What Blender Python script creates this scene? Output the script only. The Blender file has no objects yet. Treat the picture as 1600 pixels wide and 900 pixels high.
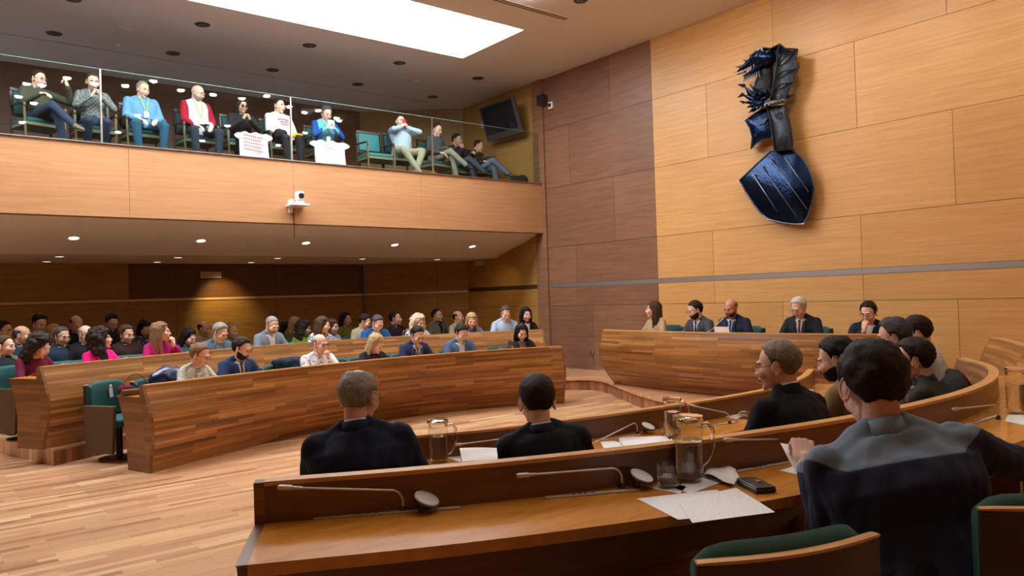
import bpy, math, random
import numpy as np
from mathutils import Vector, Matrix, noise
random.seed(7)
SC = bpy.context.scene
COL = SC.collection
PI = math.pi
V = Vector
# ---------------------------------------------------------------- camera model (real 3D positions are computed from it)
F = 1179.0; H = 1.6
ROLL = math.atan(.0322); PITCH = math.atan(14.4/1179); AZ = math.radians(38.9)
fv = V((math.sin(AZ)*math.cos(PITCH), math.cos(AZ)*math.cos(PITCH), math.sin(PITCH)))
r0 = fv.cross(V((0, 0, 1))).normalized(); u0 = r0.cross(fv)
CR = r0*math.cos(ROLL)-u0*math.sin(ROLL); CU = r0*math.sin(ROLL)+u0*math.cos(ROLL)
def ray(px, py): return fv+CR*((px-800)/F)+CU*((450-py)/F)
def az(px, py, z):
    d = ray(px, py); return V((0, 0, H))+d*((z-H)/d.z)
def ax(px, py, X):
    d = ray(px, py); return V((0, 0, H))+d*(X/d.x)
def ay(px, py, Y):
    d = ray(px, py); return V((0, 0, H))+d*(Y/d.y)
def ad(px, py, D): return V((0, 0, H))+ray(px, py)*D
# ---------------------------------------------------------------- materials
MATS = {}
def nt(name):
    m = bpy.data.materials.new(name); m.use_nodes = True
    n = m.node_tree.nodes; l = m.node_tree.links
    return m, n, l, n['Principled BSDF']
def rgb(h):
    if isinstance(h, str):
        c = [int(h[i:i+2], 16)/255 for i in (0, 2, 4)]
        return tuple((x/12.92 if x < .04045 else ((x+.055)/1.055)**2.4) for x in c)+(1,)
    return tuple(h)+(1,)
def plain(name, col, rough=.6, metal=0, bump=0, bscale=200, spec=None, var=0):
    if name in MATS: return MATS[name]
    m, n, l, b = nt(name)
    b.inputs['Base Color'].default_value = rgb(col); b.inputs['Roughness'].default_value = rough
    b.inputs['Metallic'].default_value = metal
    if spec is not None: b.inputs['Specular IOR Level'].default_value = spec
    tc = n.new('ShaderNodeTexCoord'); nz = n.new('ShaderNodeTexNoise'); nz.inputs['Scale'].default_value = bscale
    l.new(tc.outputs['Object'], nz.inputs['Vector'])
    if bump:
        bp = n.new('ShaderNodeBump'); bp.inputs['Strength'].default_value = bump; bp.inputs['Distance'].default_value = .01
        l.new(nz.outputs['Fac'], bp.inputs['Height']); l.new(bp.outputs['Normal'], b.inputs['Normal'])
    mx = n.new('ShaderNodeMix'); mx.data_type = 'RGBA'; mx.blend_type = 'MULTIPLY'
    mx.inputs[0].default_value = var or .12
    mx.inputs[6].default_value = rgb(col)
    l.new(nz.outputs['Color'], mx.inputs[7]); l.new(mx.outputs[2], b.inputs['Base Color'])
    MATS[name] = m; return m
def cloth(col, rough=.85, key=None):
    return plain('cloth_'+(key or str(col)), col, rough, 0, .25, 350, .2)
def pattern(name, c1, c2, scale=40, th=.55, kind='noise'):
    if name in MATS: return MATS[name]
    m, n, l, b = nt(name); b.inputs['Roughness'].default_value = .85
    tc = n.new('ShaderNodeTexCoord')
    if kind == 'plaid':
        t = n.new('ShaderNodeTexChecker'); t.inputs['Scale'].default_value = scale
        t.inputs['Color1'].default_value = rgb(c1); t.inputs['Color2'].default_value = rgb(c2)
        l.new(tc.outputs['Object'], t.inputs['Vector']); l.new(t.outputs['Color'], b.inputs['Base Color'])
    else:
        t = n.new('ShaderNodeTexNoise'); t.inputs['Scale'].default_value = scale
        r = n.new('ShaderNodeValToRGB'); r.color_ramp.elements[0].position = th-.03; r.color_ramp.elements[1].position = th+.03
        r.color_ramp.elements[0].color = rgb(c1); r.color_ramp.elements[1].color = rgb(c2)
        l.new(tc.outputs['Object'], t.inputs['Vector']); l.new(t.outputs['Fac'], r.inputs['Fac']); l.new(r.outputs['Color'], b.inputs['Base Color'])
    MATS[name] = m; return m
def planks(name, cols, bw, rh, coord='Object', rot=0, swap=None, rough=.35, grain=.35, mortar=.0008, spec=.5, seed=0, gstretch=(1.5, 40, 40), coat=0):
    """wood strips: one random tone per strip, plus fine grain along it"""
    m, n, l, b = nt(name)
    b.inputs['Roughness'].default_value = rough; b.inputs['Specular IOR Level'].default_value = spec
    b.inputs['Coat Weight'].default_value = coat; b.inputs['Coat Roughness'].default_value = .12
    tc = n.new('ShaderNodeTexCoord'); src = tc.outputs[coord]
    if swap:
        sp = n.new('ShaderNodeSeparateXYZ'); cb = n.new('ShaderNodeCombineXYZ'); l.new(src, sp.inputs[0])
        for i, k in enumerate(swap): l.new(sp.outputs[k], cb.inputs[i])
        src = cb.outputs[0]
    mp = n.new('ShaderNodeMapping'); mp.inputs['Rotation'].default_value = (0, 0, rot); mp.inputs['Location'].default_value = (seed, seed*.37, 0)
    l.new(src, mp.inputs['Vector']); src = mp.outputs[0]
    br = n.new('ShaderNodeTexBrick'); br.inputs['Scale'].default_value = 1; br.inputs['Brick Width'].default_value = bw
    br.inputs['Row Height'].default_value = rh; br.inputs['Mortar Size'].default_value = mortar; br.inputs['Mortar Smooth'].default_value = .3
    br.inputs['Color1'].default_value = (0, 0, 0, 1); br.inputs['Color2'].default_value = (1, 1, 1, 1); br.inputs['Mortar'].default_value = (0, 0, 0, 1)
    br.offset = .37; br.offset_frequency = 2; br.squash = 1.35; br.squash_frequency = 3
    l.new(src, br.inputs['Vector'])
    rp = n.new('ShaderNodeValToRGB'); cr = rp.color_ramp
    while len(cr.elements) < len(cols): cr.elements.new(.5)
    for i, c in enumerate(cols):
        cr.elements[i].position = i/(len(cols)-1); cr.elements[i].color = rgb(c)
    l.new(br.outputs['Color'], rp.inputs['Fac'])
    gm = n.new('ShaderNodeMapping'); gm.inputs['Scale'].default_value = gstretch; l.new(src, gm.inputs['Vector'])
    nz = n.new('ShaderNodeTexNoise'); nz.inputs['Scale'].default_value = 1; nz.inputs['Detail'].default_value = 5; nz.inputs['Distortion'].default_value = .6
    l.new(gm.outputs[0], nz.inputs['Vector'])
    gr = n.new('ShaderNodeMapRange'); gr.inputs[1].default_value = .25; gr.inputs[2].default_value = .75
    gr.inputs[3].default_value = 1-grain; gr.inputs[4].default_value = 1+grain*.35
    l.new(nz.outputs['Fac'], gr.inputs[0])
    mx = n.new('ShaderNodeMix'); mx.data_type = 'RGBA'; mx.blend_type = 'MULTIPLY'; mx.inputs[0].default_value = 1
    l.new(rp.outputs['Color'], mx.inputs[6]); l.new(gr.outputs[0], mx.inputs[7])
    m2 = n.new('ShaderNodeMix'); m2.data_type = 'RGBA'; l.new(br.outputs['Fac'], m2.inputs[0])
    l.new(mx.outputs[2], m2.inputs[6]); m2.inputs[7].default_value = tuple(x*.35 for x in rgb(cols[0])[:3])+(1,)
    l.new(m2.outputs[2], b.inputs['Base Color'])
    MATS[name] = m; return m
def veneer(name, c1, c2, stretch=(1, 1, 14), rough=.45, coat=0, wave=.5):
    """calm veneer with long horizontal grain"""
    m, n, l, b = nt(name)
    b.inputs['Roughness'].default_value = rough; b.inputs['Coat Weight'].default_value = coat; b.inputs['Coat Roughness'].default_value = .1
    tc = n.new('ShaderNodeTexCoord'); mp = n.new('ShaderNodeMapping'); mp.inputs['Scale'].default_value = stretch
    l.new(tc.outputs['Object'], mp.inputs['Vector'])
    nz = n.new('ShaderNodeTexNoise'); nz.inputs['Scale'].default_value = 2.2; nz.inputs['Detail'].default_value = 8; nz.inputs['Distortion'].default_value = wave
    l.new(mp.outputs[0], nz.inputs['Vector'])
    n2 = n.new('ShaderNodeTexNoise'); n2.inputs['Scale'].default_value = .8; n2.inputs['Detail'].default_value = 2
    l.new(tc.outputs['Object'], n2.inputs['Vector'])
    ad_ = n.new('ShaderNodeMath'); ad_.operation = 'MULTIPLY_ADD'; ad_.inputs[1].default_value = .35
    l.new(n2.outputs['Fac'], ad_.inputs[0]); l.new(nz.outputs['Fac'], ad_.inputs[2])
    rp = n.new('ShaderNodeValToRGB'); rp.color_ramp.elements[0].position = .42; rp.color_ramp.elements[1].position = .95
    rp.color_ramp.elements[0].color = rgb(c1); rp.color_ramp.elements[1].color = rgb(c2)
    l.new(ad_.outputs[0], rp.inputs['Fac']); l.new(rp.outputs['Color'], b.inputs['Base Color'])
    MATS[name] = m; return m
def emis(name, col, s):
    m, n, l, b = nt(name); b.inputs['Base Color'].default_value = rgb(col)
    b.inputs['Emission Color'].default_value = rgb(col); b.inputs['Emission Strength'].default_value = s
    MATS[name] = m; return m
def clear(name, col=(1, 1, 1), ior=1.5, rough=0.0, base=0.0, tint=(1, 1, 1)):
    """thin clear sheet: see-through, with a Fresnel reflection"""
    m, n, l, b = nt(name)
    out = n['Material Output']; n.remove(b)
    t = n.new('ShaderNodeBsdfTransparent'); t.inputs[0].default_value = rgb(tint)
    g = n.new('ShaderNodeBsdfGlossy'); g.inputs['Roughness'].default_value = rough
    f = n.new('ShaderNodeFresnel'); f.inputs['IOR'].default_value = ior
    geo = n.new('ShaderNodeNewGeometry'); inv = n.new('ShaderNodeMath'); inv.operation = 'SUBTRACT'; inv.inputs[0].default_value = 1
    l.new(geo.outputs['Backfacing'], inv.inputs[1])
    ml = n.new('ShaderNodeMath'); ml.operation = 'MULTIPLY'; l.new(f.outputs[0], ml.inputs[0]); l.new(inv.outputs[0], ml.inputs[1])
    mx = n.new('ShaderNodeMixShader'); l.new(ml.outputs[0], mx.inputs[0]); l.new(t.outputs[0], mx.inputs[1]); l.new(g.outputs[0], mx.inputs[2])
    l.new(mx.outputs[0], out.inputs[0]); MATS[name] = m; return m
# ---------------------------------------------------------------- mesh builder
class MB:
    def __init__(s): s.v = []; s.f = []; s.m = []; s.uv = {}
    def add(s, vs, fs, mi=0, uvs=None):
        o = len(s.v); s.v += [tuple(v) for v in vs]
        for k, f in enumerate(fs):
            if uvs: s.uv[len(s.f)] = uvs[k]
            s.f.append(tuple(i+o for i in f)); s.m.append(mi)
    def box(s, c, d, rot=None, mi=0):
        c = V(c); vs = []
        for x in (-1, 1):
            for y in (-1, 1):
                for z in (-1, 1):
                    p = V((x*d[0]/2, y*d[1]/2, z*d[2]/2))
                    if rot is not None: p = rot @ p
                    vs.append(c+p)
        s.add(vs, [(0, 1, 3, 2), (4, 6, 7, 5), (0, 4, 5, 1), (2, 3, 7, 6), (0, 2, 6, 4), (1, 5, 7, 3)], mi)
    def ell(s, c, r, rot=None, nu=16, nv=10, mi=0):
        c = V(c); vs = []; fs = []
        if not hasattr(r, '__len__'): r = (r, r, r)
        for j in range(1, nv):
            a = PI*j/nv
            for i in range(nu):
                b = 2*PI*i/nu; p = V((r[0]*math.sin(a)*math.cos(b), r[1]*math.sin(a)*math.sin(b), r[2]*math.cos(a)))
                vs.append(c+(rot @ p if rot is not None else p))
        t = len(vs); p = V((0, 0, r[2])); p = rot @ p if rot is not None else p
        vs += [c+p, c-p]
        for j in range(nv-2):
            for i in range(nu):
                i2 = (i+1) % nu; fs.append((j*nu+i, (j+1)*nu+i, (j+1)*nu+i2, j*nu+i2))
        for i in range(nu):
            i2 = (i+1) % nu; fs.append((t, i, i2)); fs.append((t+1, (nv-2)*nu+i2, (nv-2)*nu+i))
        s.add(vs, fs, mi)
    def tube(s, pts, rad, n=10, mi=0, cap=True, closed=False):
        pts = [V(p) for p in pts]; k = len(pts)
        if not hasattr(rad, '__len__'): rad = [rad]*k
        vs = []; fs = []; up = None
        for i, p in enumerate(pts):
            if closed: t = pts[(i+1) % k]-pts[i-1]
            else: t = pts[min(i+1, k-1)]-pts[max(i-1, 0)]
            t.normalize()
            if up is None:
                up = V((0, 0, 1)) if abs(t.z) < .9 else V((1, 0, 0))
            a = t.cross(up)
            if a.length < 1e-4: a = t.cross(V((0, 1, 0)))
            a.normalize(); b = a.cross(t); up = b
            for j in range(n):
                q = 2*PI*j/n; vs.append(p+(a*math.cos(q)+b*math.sin(q))*rad[i])
        rng = k if closed else k-1
        for i in range(rng):
            for j in range(n):
                j2 = (j+1) % n; i2 = (i+1) % k
                fs.append((i*n+j, i*n+j2, i2*n+j2, i2*n+j))
        if cap and not closed:
            fs.append(tuple(range(n))[::-1]); fs.append(tuple((k-1)*n+j for j in range(n)))
        s.add(vs, fs, mi)
    def cap(s, a, b, ra, rb, n=12, mi=0):
        """closed tapered capsule"""
        a = V(a); b = V(b); d = b-a; L = d.length
        if L < 1e-6: s.ell(a, max(ra, rb)); return
        t = d/L; u = V((0, 0, 1)) if abs(t.z) < .9 else V((1, 0, 0)); x = t.cross(u).normalized(); y = x.cross(t)
        rings = []
        for k in range(1, 5): q = PI/2*k/4; rings.append((-ra*math.cos(q), ra*math.sin(q)))
        for k in range(0, 4): q = PI/2*k/4; rings.append((L+rb*math.sin(q), rb*math.cos(q)))
        vs = [a-t*ra]; fs = []
        for (h, r) in rings:
            for j in range(n):
                q = 2*PI*j/n; vs.append(a+t*h+(x*math.cos(q)+y*math.sin(q))*r)
        vs.append(b+t*rb); e = len(vs)-1
        for i in range(len(rings)-1):
            for j in range(n):
                j2 = (j+1) % n; fs.append((1+i*n+j, 1+(i+1)*n+j, 1+(i+1)*n+j2, 1+i*n+j2))
        for j in range(n):
            j2 = (j+1) % n; fs.append((0, 1+j, 1+j2)); fs.append((e, 1+(len(rings)-1)*n+j2, 1+(len(rings)-1)*n+j))
        s.add(vs, fs, mi)
    def lathe(s, prof, c=(0, 0, 0), n=24, mi=0, rot=None):
        c = V(c); vs = []; fs = []
        for (r, z) in prof:
            for j in range(n):
                p = V((r*math.cos(2*PI*j/n), r*math.sin(2*PI*j/n), z)); vs.append(c+(rot @ p if rot is not None else p))
        k = len(prof)
        for i in range(k-1):
            for j in range(n):
                j2 = (j+1) % n; fs.append((i*n+j, i*n+j2, (i+1)*n+j2, (i+1)*n+j))
        if prof[0][0] > 1e-6: fs.append(tuple(range(n))[::-1])
        if prof[-1][0] > 1e-6: fs.append(tuple((k-1)*n+j for j in range(n)))
        s.add(vs, fs, mi)
    def prism(s, poly, z0, z1, mi=0, mat=None):
        k = len(poly); vs = [V((p[0], p[1], z0)) for p in poly]+[V((p[0], p[1], z1)) for p in poly]
        if mat is not None: vs = [mat @ v for v in vs]
        fs = [tuple(range(k))[::-1], tuple(range(k, 2*k))]+[(i, (i+1) % k, k+(i+1) % k, k+i) for i in range(k)]
        s.add(vs, fs, mi)
    def loft(s, rings, mi=0, cap=True, uvs=False, closed_ring=True):
        n = len(rings[0]); vs = [p for r in rings for p in r]; fs = []; uu = []
        L = [0.0]
        for i in range(1, len(rings)): L.append(L[-1]+(V(rings[i][0])-V(rings[i-1][0])).length)
        W = [0.0]
        for j in range(1, n+1): W.append(W[-1]+(V(rings[0][j % n])-V(rings[0][j-1])).length)
        for i in range(len(rings)-1):
            for j in range(n if closed_ring else n-1):
                j2 = (j+1) % n; fs.append((i*n+j, i*n+j2, (i+1)*n+j2, (i+1)*n+j))
                uu.append(((L[i], W[j]), (L[i], W[j+1]), (L[i+1], W[j+1]), (L[i+1], W[j])))
        if cap and closed_ring:
            fs.append(tuple(range(n))[::-1]); fs.append(tuple((len(rings)-1)*n+j for j in range(n)))
            for fi in (0, len(rings)-1):
                idx = range(n) if fi else reversed(range(n))
                uu.append(tuple((V((rings[fi][j][0], rings[fi][j][1], 0)).length, rings[fi][j][2]) for j in idx))
        s.add(vs, fs, mi, uu if uvs else None)
    def mesh(s, name, mats, smooth=True, ang=None):
        me = bpy.data.meshes.new(name); me.from_pydata(s.v, [], s.f); me.update()
        for m in mats: me.materials.append(m)
        if len(mats) > 1: me.polygons.foreach_set('material_index', s.m)
        if s.uv:
            ul = me.uv_layers.new(name='UVMap')
            for p in me.polygons:
                q = s.uv.get(p.index)
                if q:
                    for k, li in enumerate(p.loop_indices): ul.data[li].uv = q[k]
        if smooth: shade(me, ang or 40)
        return me
    def build(s, name, mats, parent=None, smooth=True, ang=None, loc=None):
        if not isinstance(mats, (list, tuple)): mats = [mats]
        me = s.mesh(name, mats, smooth, ang)
        return link(name, me, parent, loc)
def shade(me, ang=40):
    me.polygons.foreach_set('use_smooth', [True]*len(me.polygons))
    try: me.set_sharp_from_angle(angle=math.radians(ang))
    except Exception: pass
def link(name, me, parent=None, loc=None, rz=0):
    o = bpy.data.objects.new(name, me); COL.objects.link(o)
    if parent is not None: o.parent = parent
    if loc is not None: o.location = loc
    if rz: o.rotation_euler = (0, 0, rz)
    return o
def empty(name, label, cat, loc=(0, 0, 0), rz=0, group=None):
    o = bpy.data.objects.new(name, None); COL.objects.link(o); o.location = loc; o.rotation_euler = (0, 0, rz); o.empty_display_size = .1
    return tag(o, label, cat, group)
def tag(o, label=None, cat=None, group=None, kind=None):
    if label: o['label'] = label
    if cat: o['category'] = cat
    if group: o['group'] = group
    if kind: o['kind'] = kind
    return o
def struct(o, label=None): o['kind'] = 'structure'; return tag(o, label, None)
def dup(root, loc, rz=0, label=None, group=None):
    r = root.copy(); COL.objects.link(r); r.location = loc; r.rotation_euler = (0, 0, rz)
    if label: r['label'] = label
    if group: r['group'] = group
    for ch in [c for c in bpy.data.objects if c.parent == root]:
        c = ch.copy(); COL.objects.link(c); c.parent = r
        for g in [x for x in bpy.data.objects if x.parent == ch]:
            d = g.copy(); COL.objects.link(d); d.parent = c
    return r
def bevel(o, w, seg=2, ang=35):
    m = o.modifiers.new('bevel', 'BEVEL'); m.width = w; m.segments = seg; m.limit_method = 'ANGLE'; m.angle_limit = math.radians(ang); return o
def remesh(mb, voxel, it=3, fac=.5):
    """merge overlapping closed shapes of a builder into one smooth skin; returns numpy verts and face list"""
    me = bpy.data.meshes.new('tmp'); me.from_pydata(mb.v, [], mb.f); me.update()
    o = bpy.data.objects.new('tmp', me); COL.objects.link(o)
    r = o.modifiers.new('r', 'REMESH'); r.mode = 'VOXEL'; r.voxel_size = voxel; r.adaptivity = 0
    if it:
        s = o.modifiers.new('s', 'SMOOTH'); s.iterations = it; s.factor = fac
    dg = bpy.context.evaluated_depsgraph_get(); dg.update()
    ev = o.evaluated_get(dg); m2 = ev.to_mesh()
    n = len(m2.vertices); vs = np.empty(n*3, 'f'); m2.vertices.foreach_get('co', vs); vs = vs.reshape(-1, 3).copy()
    fs = [tuple(p.vertices) for p in m2.polygons]
    ev.to_mesh_clear(); bpy.data.objects.remove(o); bpy.data.meshes.remove(me)
    return vs, fs
def rotm(x=0, y=0, z=0): return Matrix.Rotation(z, 3, 'Z') @ Matrix.Rotation(x, 3, 'X') @ Matrix.Rotation(y, 3, 'Y')
def smoothstep(a, b, x): t = np.clip((x-a)/(b-a), 0, 1); return t*t*(3-2*t)
# ================================================================ PEOPLE
SKIN = plain('skin_light', (.76, .47, .35), .5, 0, .08, 300, .35)
SKIN2 = plain('skin_tan', (.60, .35, .23), .5, 0, .08, 300, .35)
LIP = plain('lip', (.42, .15, .13), .45); EYEW = plain('eye_white', (.75, .72, .68), .25); IRIS = plain('iris', (.03, .02, .015), .15)
LEATHER = plain('shoe_leather', (.015, .012, .012), .3)
HAIRCOL = {'black': (.010, .008, .008), 'dark': (.022, .013, .009), 'brown': (.06, .03, .017), 'light': (.2, .115, .055), 'blond': (.42, .28, .14),
           'grey': (.25, .23, .205), 'white': (.55, .53, .5), 'sandgrey': (.19, .15, .105), 'whiteblond': (.55, .45, .32), 'darkgrey': (.06, .055, .055)}
def hairmat(k):
    nm = 'hair_'+k
    if nm in MATS: return MATS[nm]
    m, n, l, b = nt(nm); c = HAIRCOL[k]; b.inputs['Roughness'].default_value = .6
    b.inputs['Specular IOR Level'].default_value = .18
    tc = n.new('ShaderNodeTexCoord'); mp = n.new('ShaderNodeMapping'); mp.inputs['Scale'].default_value = (160, 160, 22)
    nz = n.new('ShaderNodeTexNoise'); nz.inputs['Scale'].default_value = 1; nz.inputs['Detail'].default_value = 3; nz.inputs['Distortion'].default_value = 1.2
    l.new(tc.outputs['Object'], mp.inputs[0]); l.new(mp.outputs[0], nz.inputs['Vector'])
    rp = n.new('ShaderNodeValToRGB'); rp.color_ramp.elements[0].position = .35; rp.color_ramp.elements[1].position = .7
    rp.color_ramp.elements[0].color = tuple(x*.55 for x in c)+(1,); rp.color_ramp.elements[1].color = tuple(min(1, x*1.5) for x in c)+(1,)
    l.new(nz.outputs['Fac'], rp.inputs[0]); l.new(rp.outputs[0], b.inputs['Base Color'])
    bp = n.new('ShaderNodeBump'); bp.inputs['Strength'].default_value = .7; bp.inputs['Distance'].default_value = .004
    l.new(nz.outputs['Fac'], bp.inputs['Height']); l.new(bp.outputs[0], b.inputs['Normal'])
    MATS[nm] = m; return m

def head_template(female, down):
    b = MB(); w = .94 if female else 1.0
    b.ell((0, -.014, .032), (.074*w, .095, .086), nu=28, nv=18)
    b.ell((0, .028, -.022), (.061*w, .066, .085), nu=24, nv=16)
    b.ell((0, .03, -.068), (.049*w if not female else .041, .052, .042), nu=20, nv=12)
    b.ell((0, .071, -.096), (.02 if not female else .016, .018, .017))
    for sx in (-1, 1):
        b.ell((sx*.036, .063, -.026), (.026, .029, .032))
        b.ell((sx*.040*w, .005, -.062), (.014, .035, .026))
        b.ell((sx*.028, .083, .026), (.024, .013, .009), rotm(0, sx*.12, 0))
        b.ell((sx*.073*w, -.002, -.008), (.010, .012, .024), rotm(.2, 0, 0))
        b.ell((sx*.01, .099, -.031), (.009, .01, .008))
        b.ell((sx*.031, .078, .003), (.015, .012, .011))
    b.cap((0, .088, .018), (0, .1085, -.026), .0075, .0098)
    b.ell((0, .093, -.054), (.023, .011, .006)); b.ell((0, .091, -.065), (.019, .011, .007)); b.ell((0, .088, -.06), (.025, .009, .012))
    vs, fs = remesh(b, .0052, 3)
    c = np.array([vs[list(f)].mean(0) for f in fs])
    lip = ((c[:, 0]/.024)**2+((c[:, 2]+.0595)/.0105)**2 < 1) & (c[:, 1] > .09)
    mi = np.where(lip, 1, 0)
    out = [(vs, fs, list(mi))]
    e = MB()
    for sx in (-1, 1):
        if down:
            e.ell((sx*.031, .0815, .003), (.0135, .0115, .0105), nu=14, nv=8, mi=0)
            e.tube([(sx*(.031-.013), .088, -.001), (sx*.031, .0935, -.005), (sx*(.031+.013), .0865, -.001)], .0016, 5, mi=3)
        else:
            e.ell((sx*.031, .0825, .003), (.0125, .0115, .0085), nu=14, nv=8, mi=2)
            e.ell((sx*.031, .0915, .003), (.0055, .0038, .0056), nu=10, nv=6, mi=3)
            e.tube([(sx*(.031-.0135), .088, .006), (sx*.031, .094, .0118), (sx*(.031+.014), .086, .006)], .0019, 5, mi=3)
            e.ell((sx*.031, .081, .0105), (.0145, .0115, .005), nu=12, nv=6, mi=0)
        th = .0026 if female else .004
        er = rotm(.18, 0, 0); ey = Matrix.Rotation(-sx*.5, 3, 'Z'); wv = .94 if female else 1
        ec = V((sx*.0755*wv, -.006, -.004))
        ear = lambda a, r_: ec+ey @ (er @ V((sx*.004, -.004+r_*.0185*math.cos(a)*(1-.22*max(0, -math.sin(a))), r_*.031*math.sin(a))))
        e.tube([ear(2*PI*k/18, 1) for k in range(18)], .0042, 7, closed=True)
        e.ell(ec+V((sx*.001, -.004, 0)), (.0045, .016, .028), ey @ er, 12, 8)
        e.ell(ear(-PI/2, .93), (.0055, .008, .009)); e.tube([ear(.9, .62), ear(1.7, .6), ear(2.6, .55), ear(3.6, .5)], .003, 6)
        e.tube([(sx*.013, .0975, .025), (sx*.03, .0975, .031), (sx*.049, .084, .026)], [th, th*1.1, th*.5], 6, mi=4)
    out.append((np.array(e.v), e.f, e.m))
    return out
def merge(parts):
    V_ = []; F_ = []; M_ = []; o = 0
    for vs, fs, mi in parts:
        V_.append(np.asarray(vs, dtype=float).reshape(-1, 3)); F_ += [tuple(i+o for i in f) for f in fs]; M_ += list(mi); o += len(vs)
    return np.vstack(V_), F_, M_
_HT = {}
def head_parts(female, down):
    k = (female, down)
    if k not in _HT: _HT[k] = merge(head_template(female, down))
    return _HT[k]
CURL = {'flat': (8, 10, 6), 'relax': (22, 28, 18), 'hold': (55, 60, 35), 'fist': (80, 95, 50)}
_HD = {}
def hand_parts(pose, fine):
    k = (pose, fine)
    if k in _HD: return _HD[k]
    b = MB(); cu = [math.radians(a) for a in CURL[pose]]
    b.cap((0, -.02, 0), (0, .02, 0), .024, .024)
    X = (-.028, -.0095, .0095, .027); LN = ((.042, .024, .02), (.046, .029, .022), (.042, .027, .021), (.033, .02, .018))
    for i, x in enumerate(X):
        kn = V((x, .09-abs(i-1.2)*.004, .001)); b.cap((x*.5, .012, 0), kn, .017, .0125, 10)
        d = 0; p = kn
        for s in range(3):
            d += cu[s]*(1+.08*i); q = p+V((x*.12, math.cos(d), -math.sin(d))).normalized()*LN[i][s]
            b.cap(p, q, .0098-.0009*s-(.001 if i == 3 else 0), .0092-.0011*s-(.001 if i == 3 else 0), 10); p = q
    b.ell((-.02, .035, -.01), (.018, .03, .015)); b.ell((.018, .04, -.008), (.016, .035, .013))
    c = {'flat': 0, 'relax': .25, 'hold': .7, 'fist': 1}[pose]
    p0 = V((-.022, .022, -.006)); p1 = V((-.047+.008*c, .052, -.016-.012*c)); p2 = V((-.058+.03*c, .082, -.02-.02*c)); p3 = V((-.062+.045*c, .106-.01*c, -.022-.022*c))
    b.cap(p0, p1, .0145, .0115); b.cap(p1, p2, .0112, .0095); b.cap(p2, p3, .0095, .008)
    vs, fs = remesh(b, .0036 if fine else .005, 2, .45)
    _HD[k] = (vs, fs, [0]*len(fs)); return _HD[k]
def xf(part, M3, off, mirror=False):
    vs, fs, mi = part; vs = np.array(vs)
    if mirror: vs = vs*np.array([-1, 1, 1]); fs = [f[::-1] for f in fs]
    vs = vs @ np.array(M3).T+np.array(off); return vs, fs, mi
# hair: a skull-hugging shell that dives under the skin outside the hairline
def hair_shell(style, seed):
    nu, nv = 56, 40; vs = []; fs = []
    rnd = V((seed*3.1, seed*1.7, 0))
    thick = {'short': .008, 'buzz': .003, 'full': .013, 'fringe': .003, 'curly': .03, 'long': .014, 'bob': .018, 'balding': .007, 'receding': .007}[style]
    for j in range(nv+1):
        a = PI*j/nv
        for i in range(nu):
            bb = 2*PI*i/nu; d = V((math.sin(a)*math.cos(bb), math.sin(a)*math.sin(bb), math.cos(a)))
            p = V((d.x*.076, -.014+d.y*.098, .032+d.z*.088))
            # hairline height as a function of direction
            fr = max(0, d.y); side = abs(d.x)
            if style in ('long', 'bob', 'curly'): line = -.11 if d.y < .1 else (-.1+(.165)*min(1, (d.y-.1)/.35) if d.y < .45 else .066)
            else:
                if d.y > .62: line = .083
                elif d.y > .25: line = .012+(.071)*((d.y-.25)/.37)**.8
                elif d.y > .12: line = -.022
                elif d.y > -.12: line = .012
                else: line = .0-.088*min(1, (-.12-d.y)/.3)
                line += .007*noise.noise((p+rnd)*60)
            if style == 'receding' and d.y > .1: line += .03*min(1, (d.y-.1)/.3)
            m = min(1, max(0, (p.z-line)/(.014 if d.y > .2 or style in ('long', 'bob', 'curly') else .03))); m = m*m*(3-2*m)
            if style == 'fringe': m *= min(1, max(0, (.075-p.z)/.015))*(1 if d.y < .25 else 0)
            if style == 'balding':
                e = ((p.x/.045)**2+((p.y-.02)/.075)**2)
                if p.z > .06: m *= min(1, max(0, e-.85)*3)
            nz = noise.noise((p+rnd)*30)*.55+noise.noise((p+rnd)*85)*.45
            if style == 'curly': nz = noise.noise((p+rnd)*38)*.9+noise.noise((p+rnd)*90)*.3
            t = thick*(1+nz)*m-(1-m)*.012
            if style in ('full', 'short') and d.z > .3: t += thick*.4*m*d.z
            vs.append(p+V((d.x/.8, d.y, d.z)).normalized()*t)
    for j in range(nv):
        for i in range(nu):
            i2 = (i+1) % nu; fs.append((j*nu+i, (j+1)*nu+i, (j+1)*nu+i2, j*nu+i2))
    return np.array(vs), fs
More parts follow.
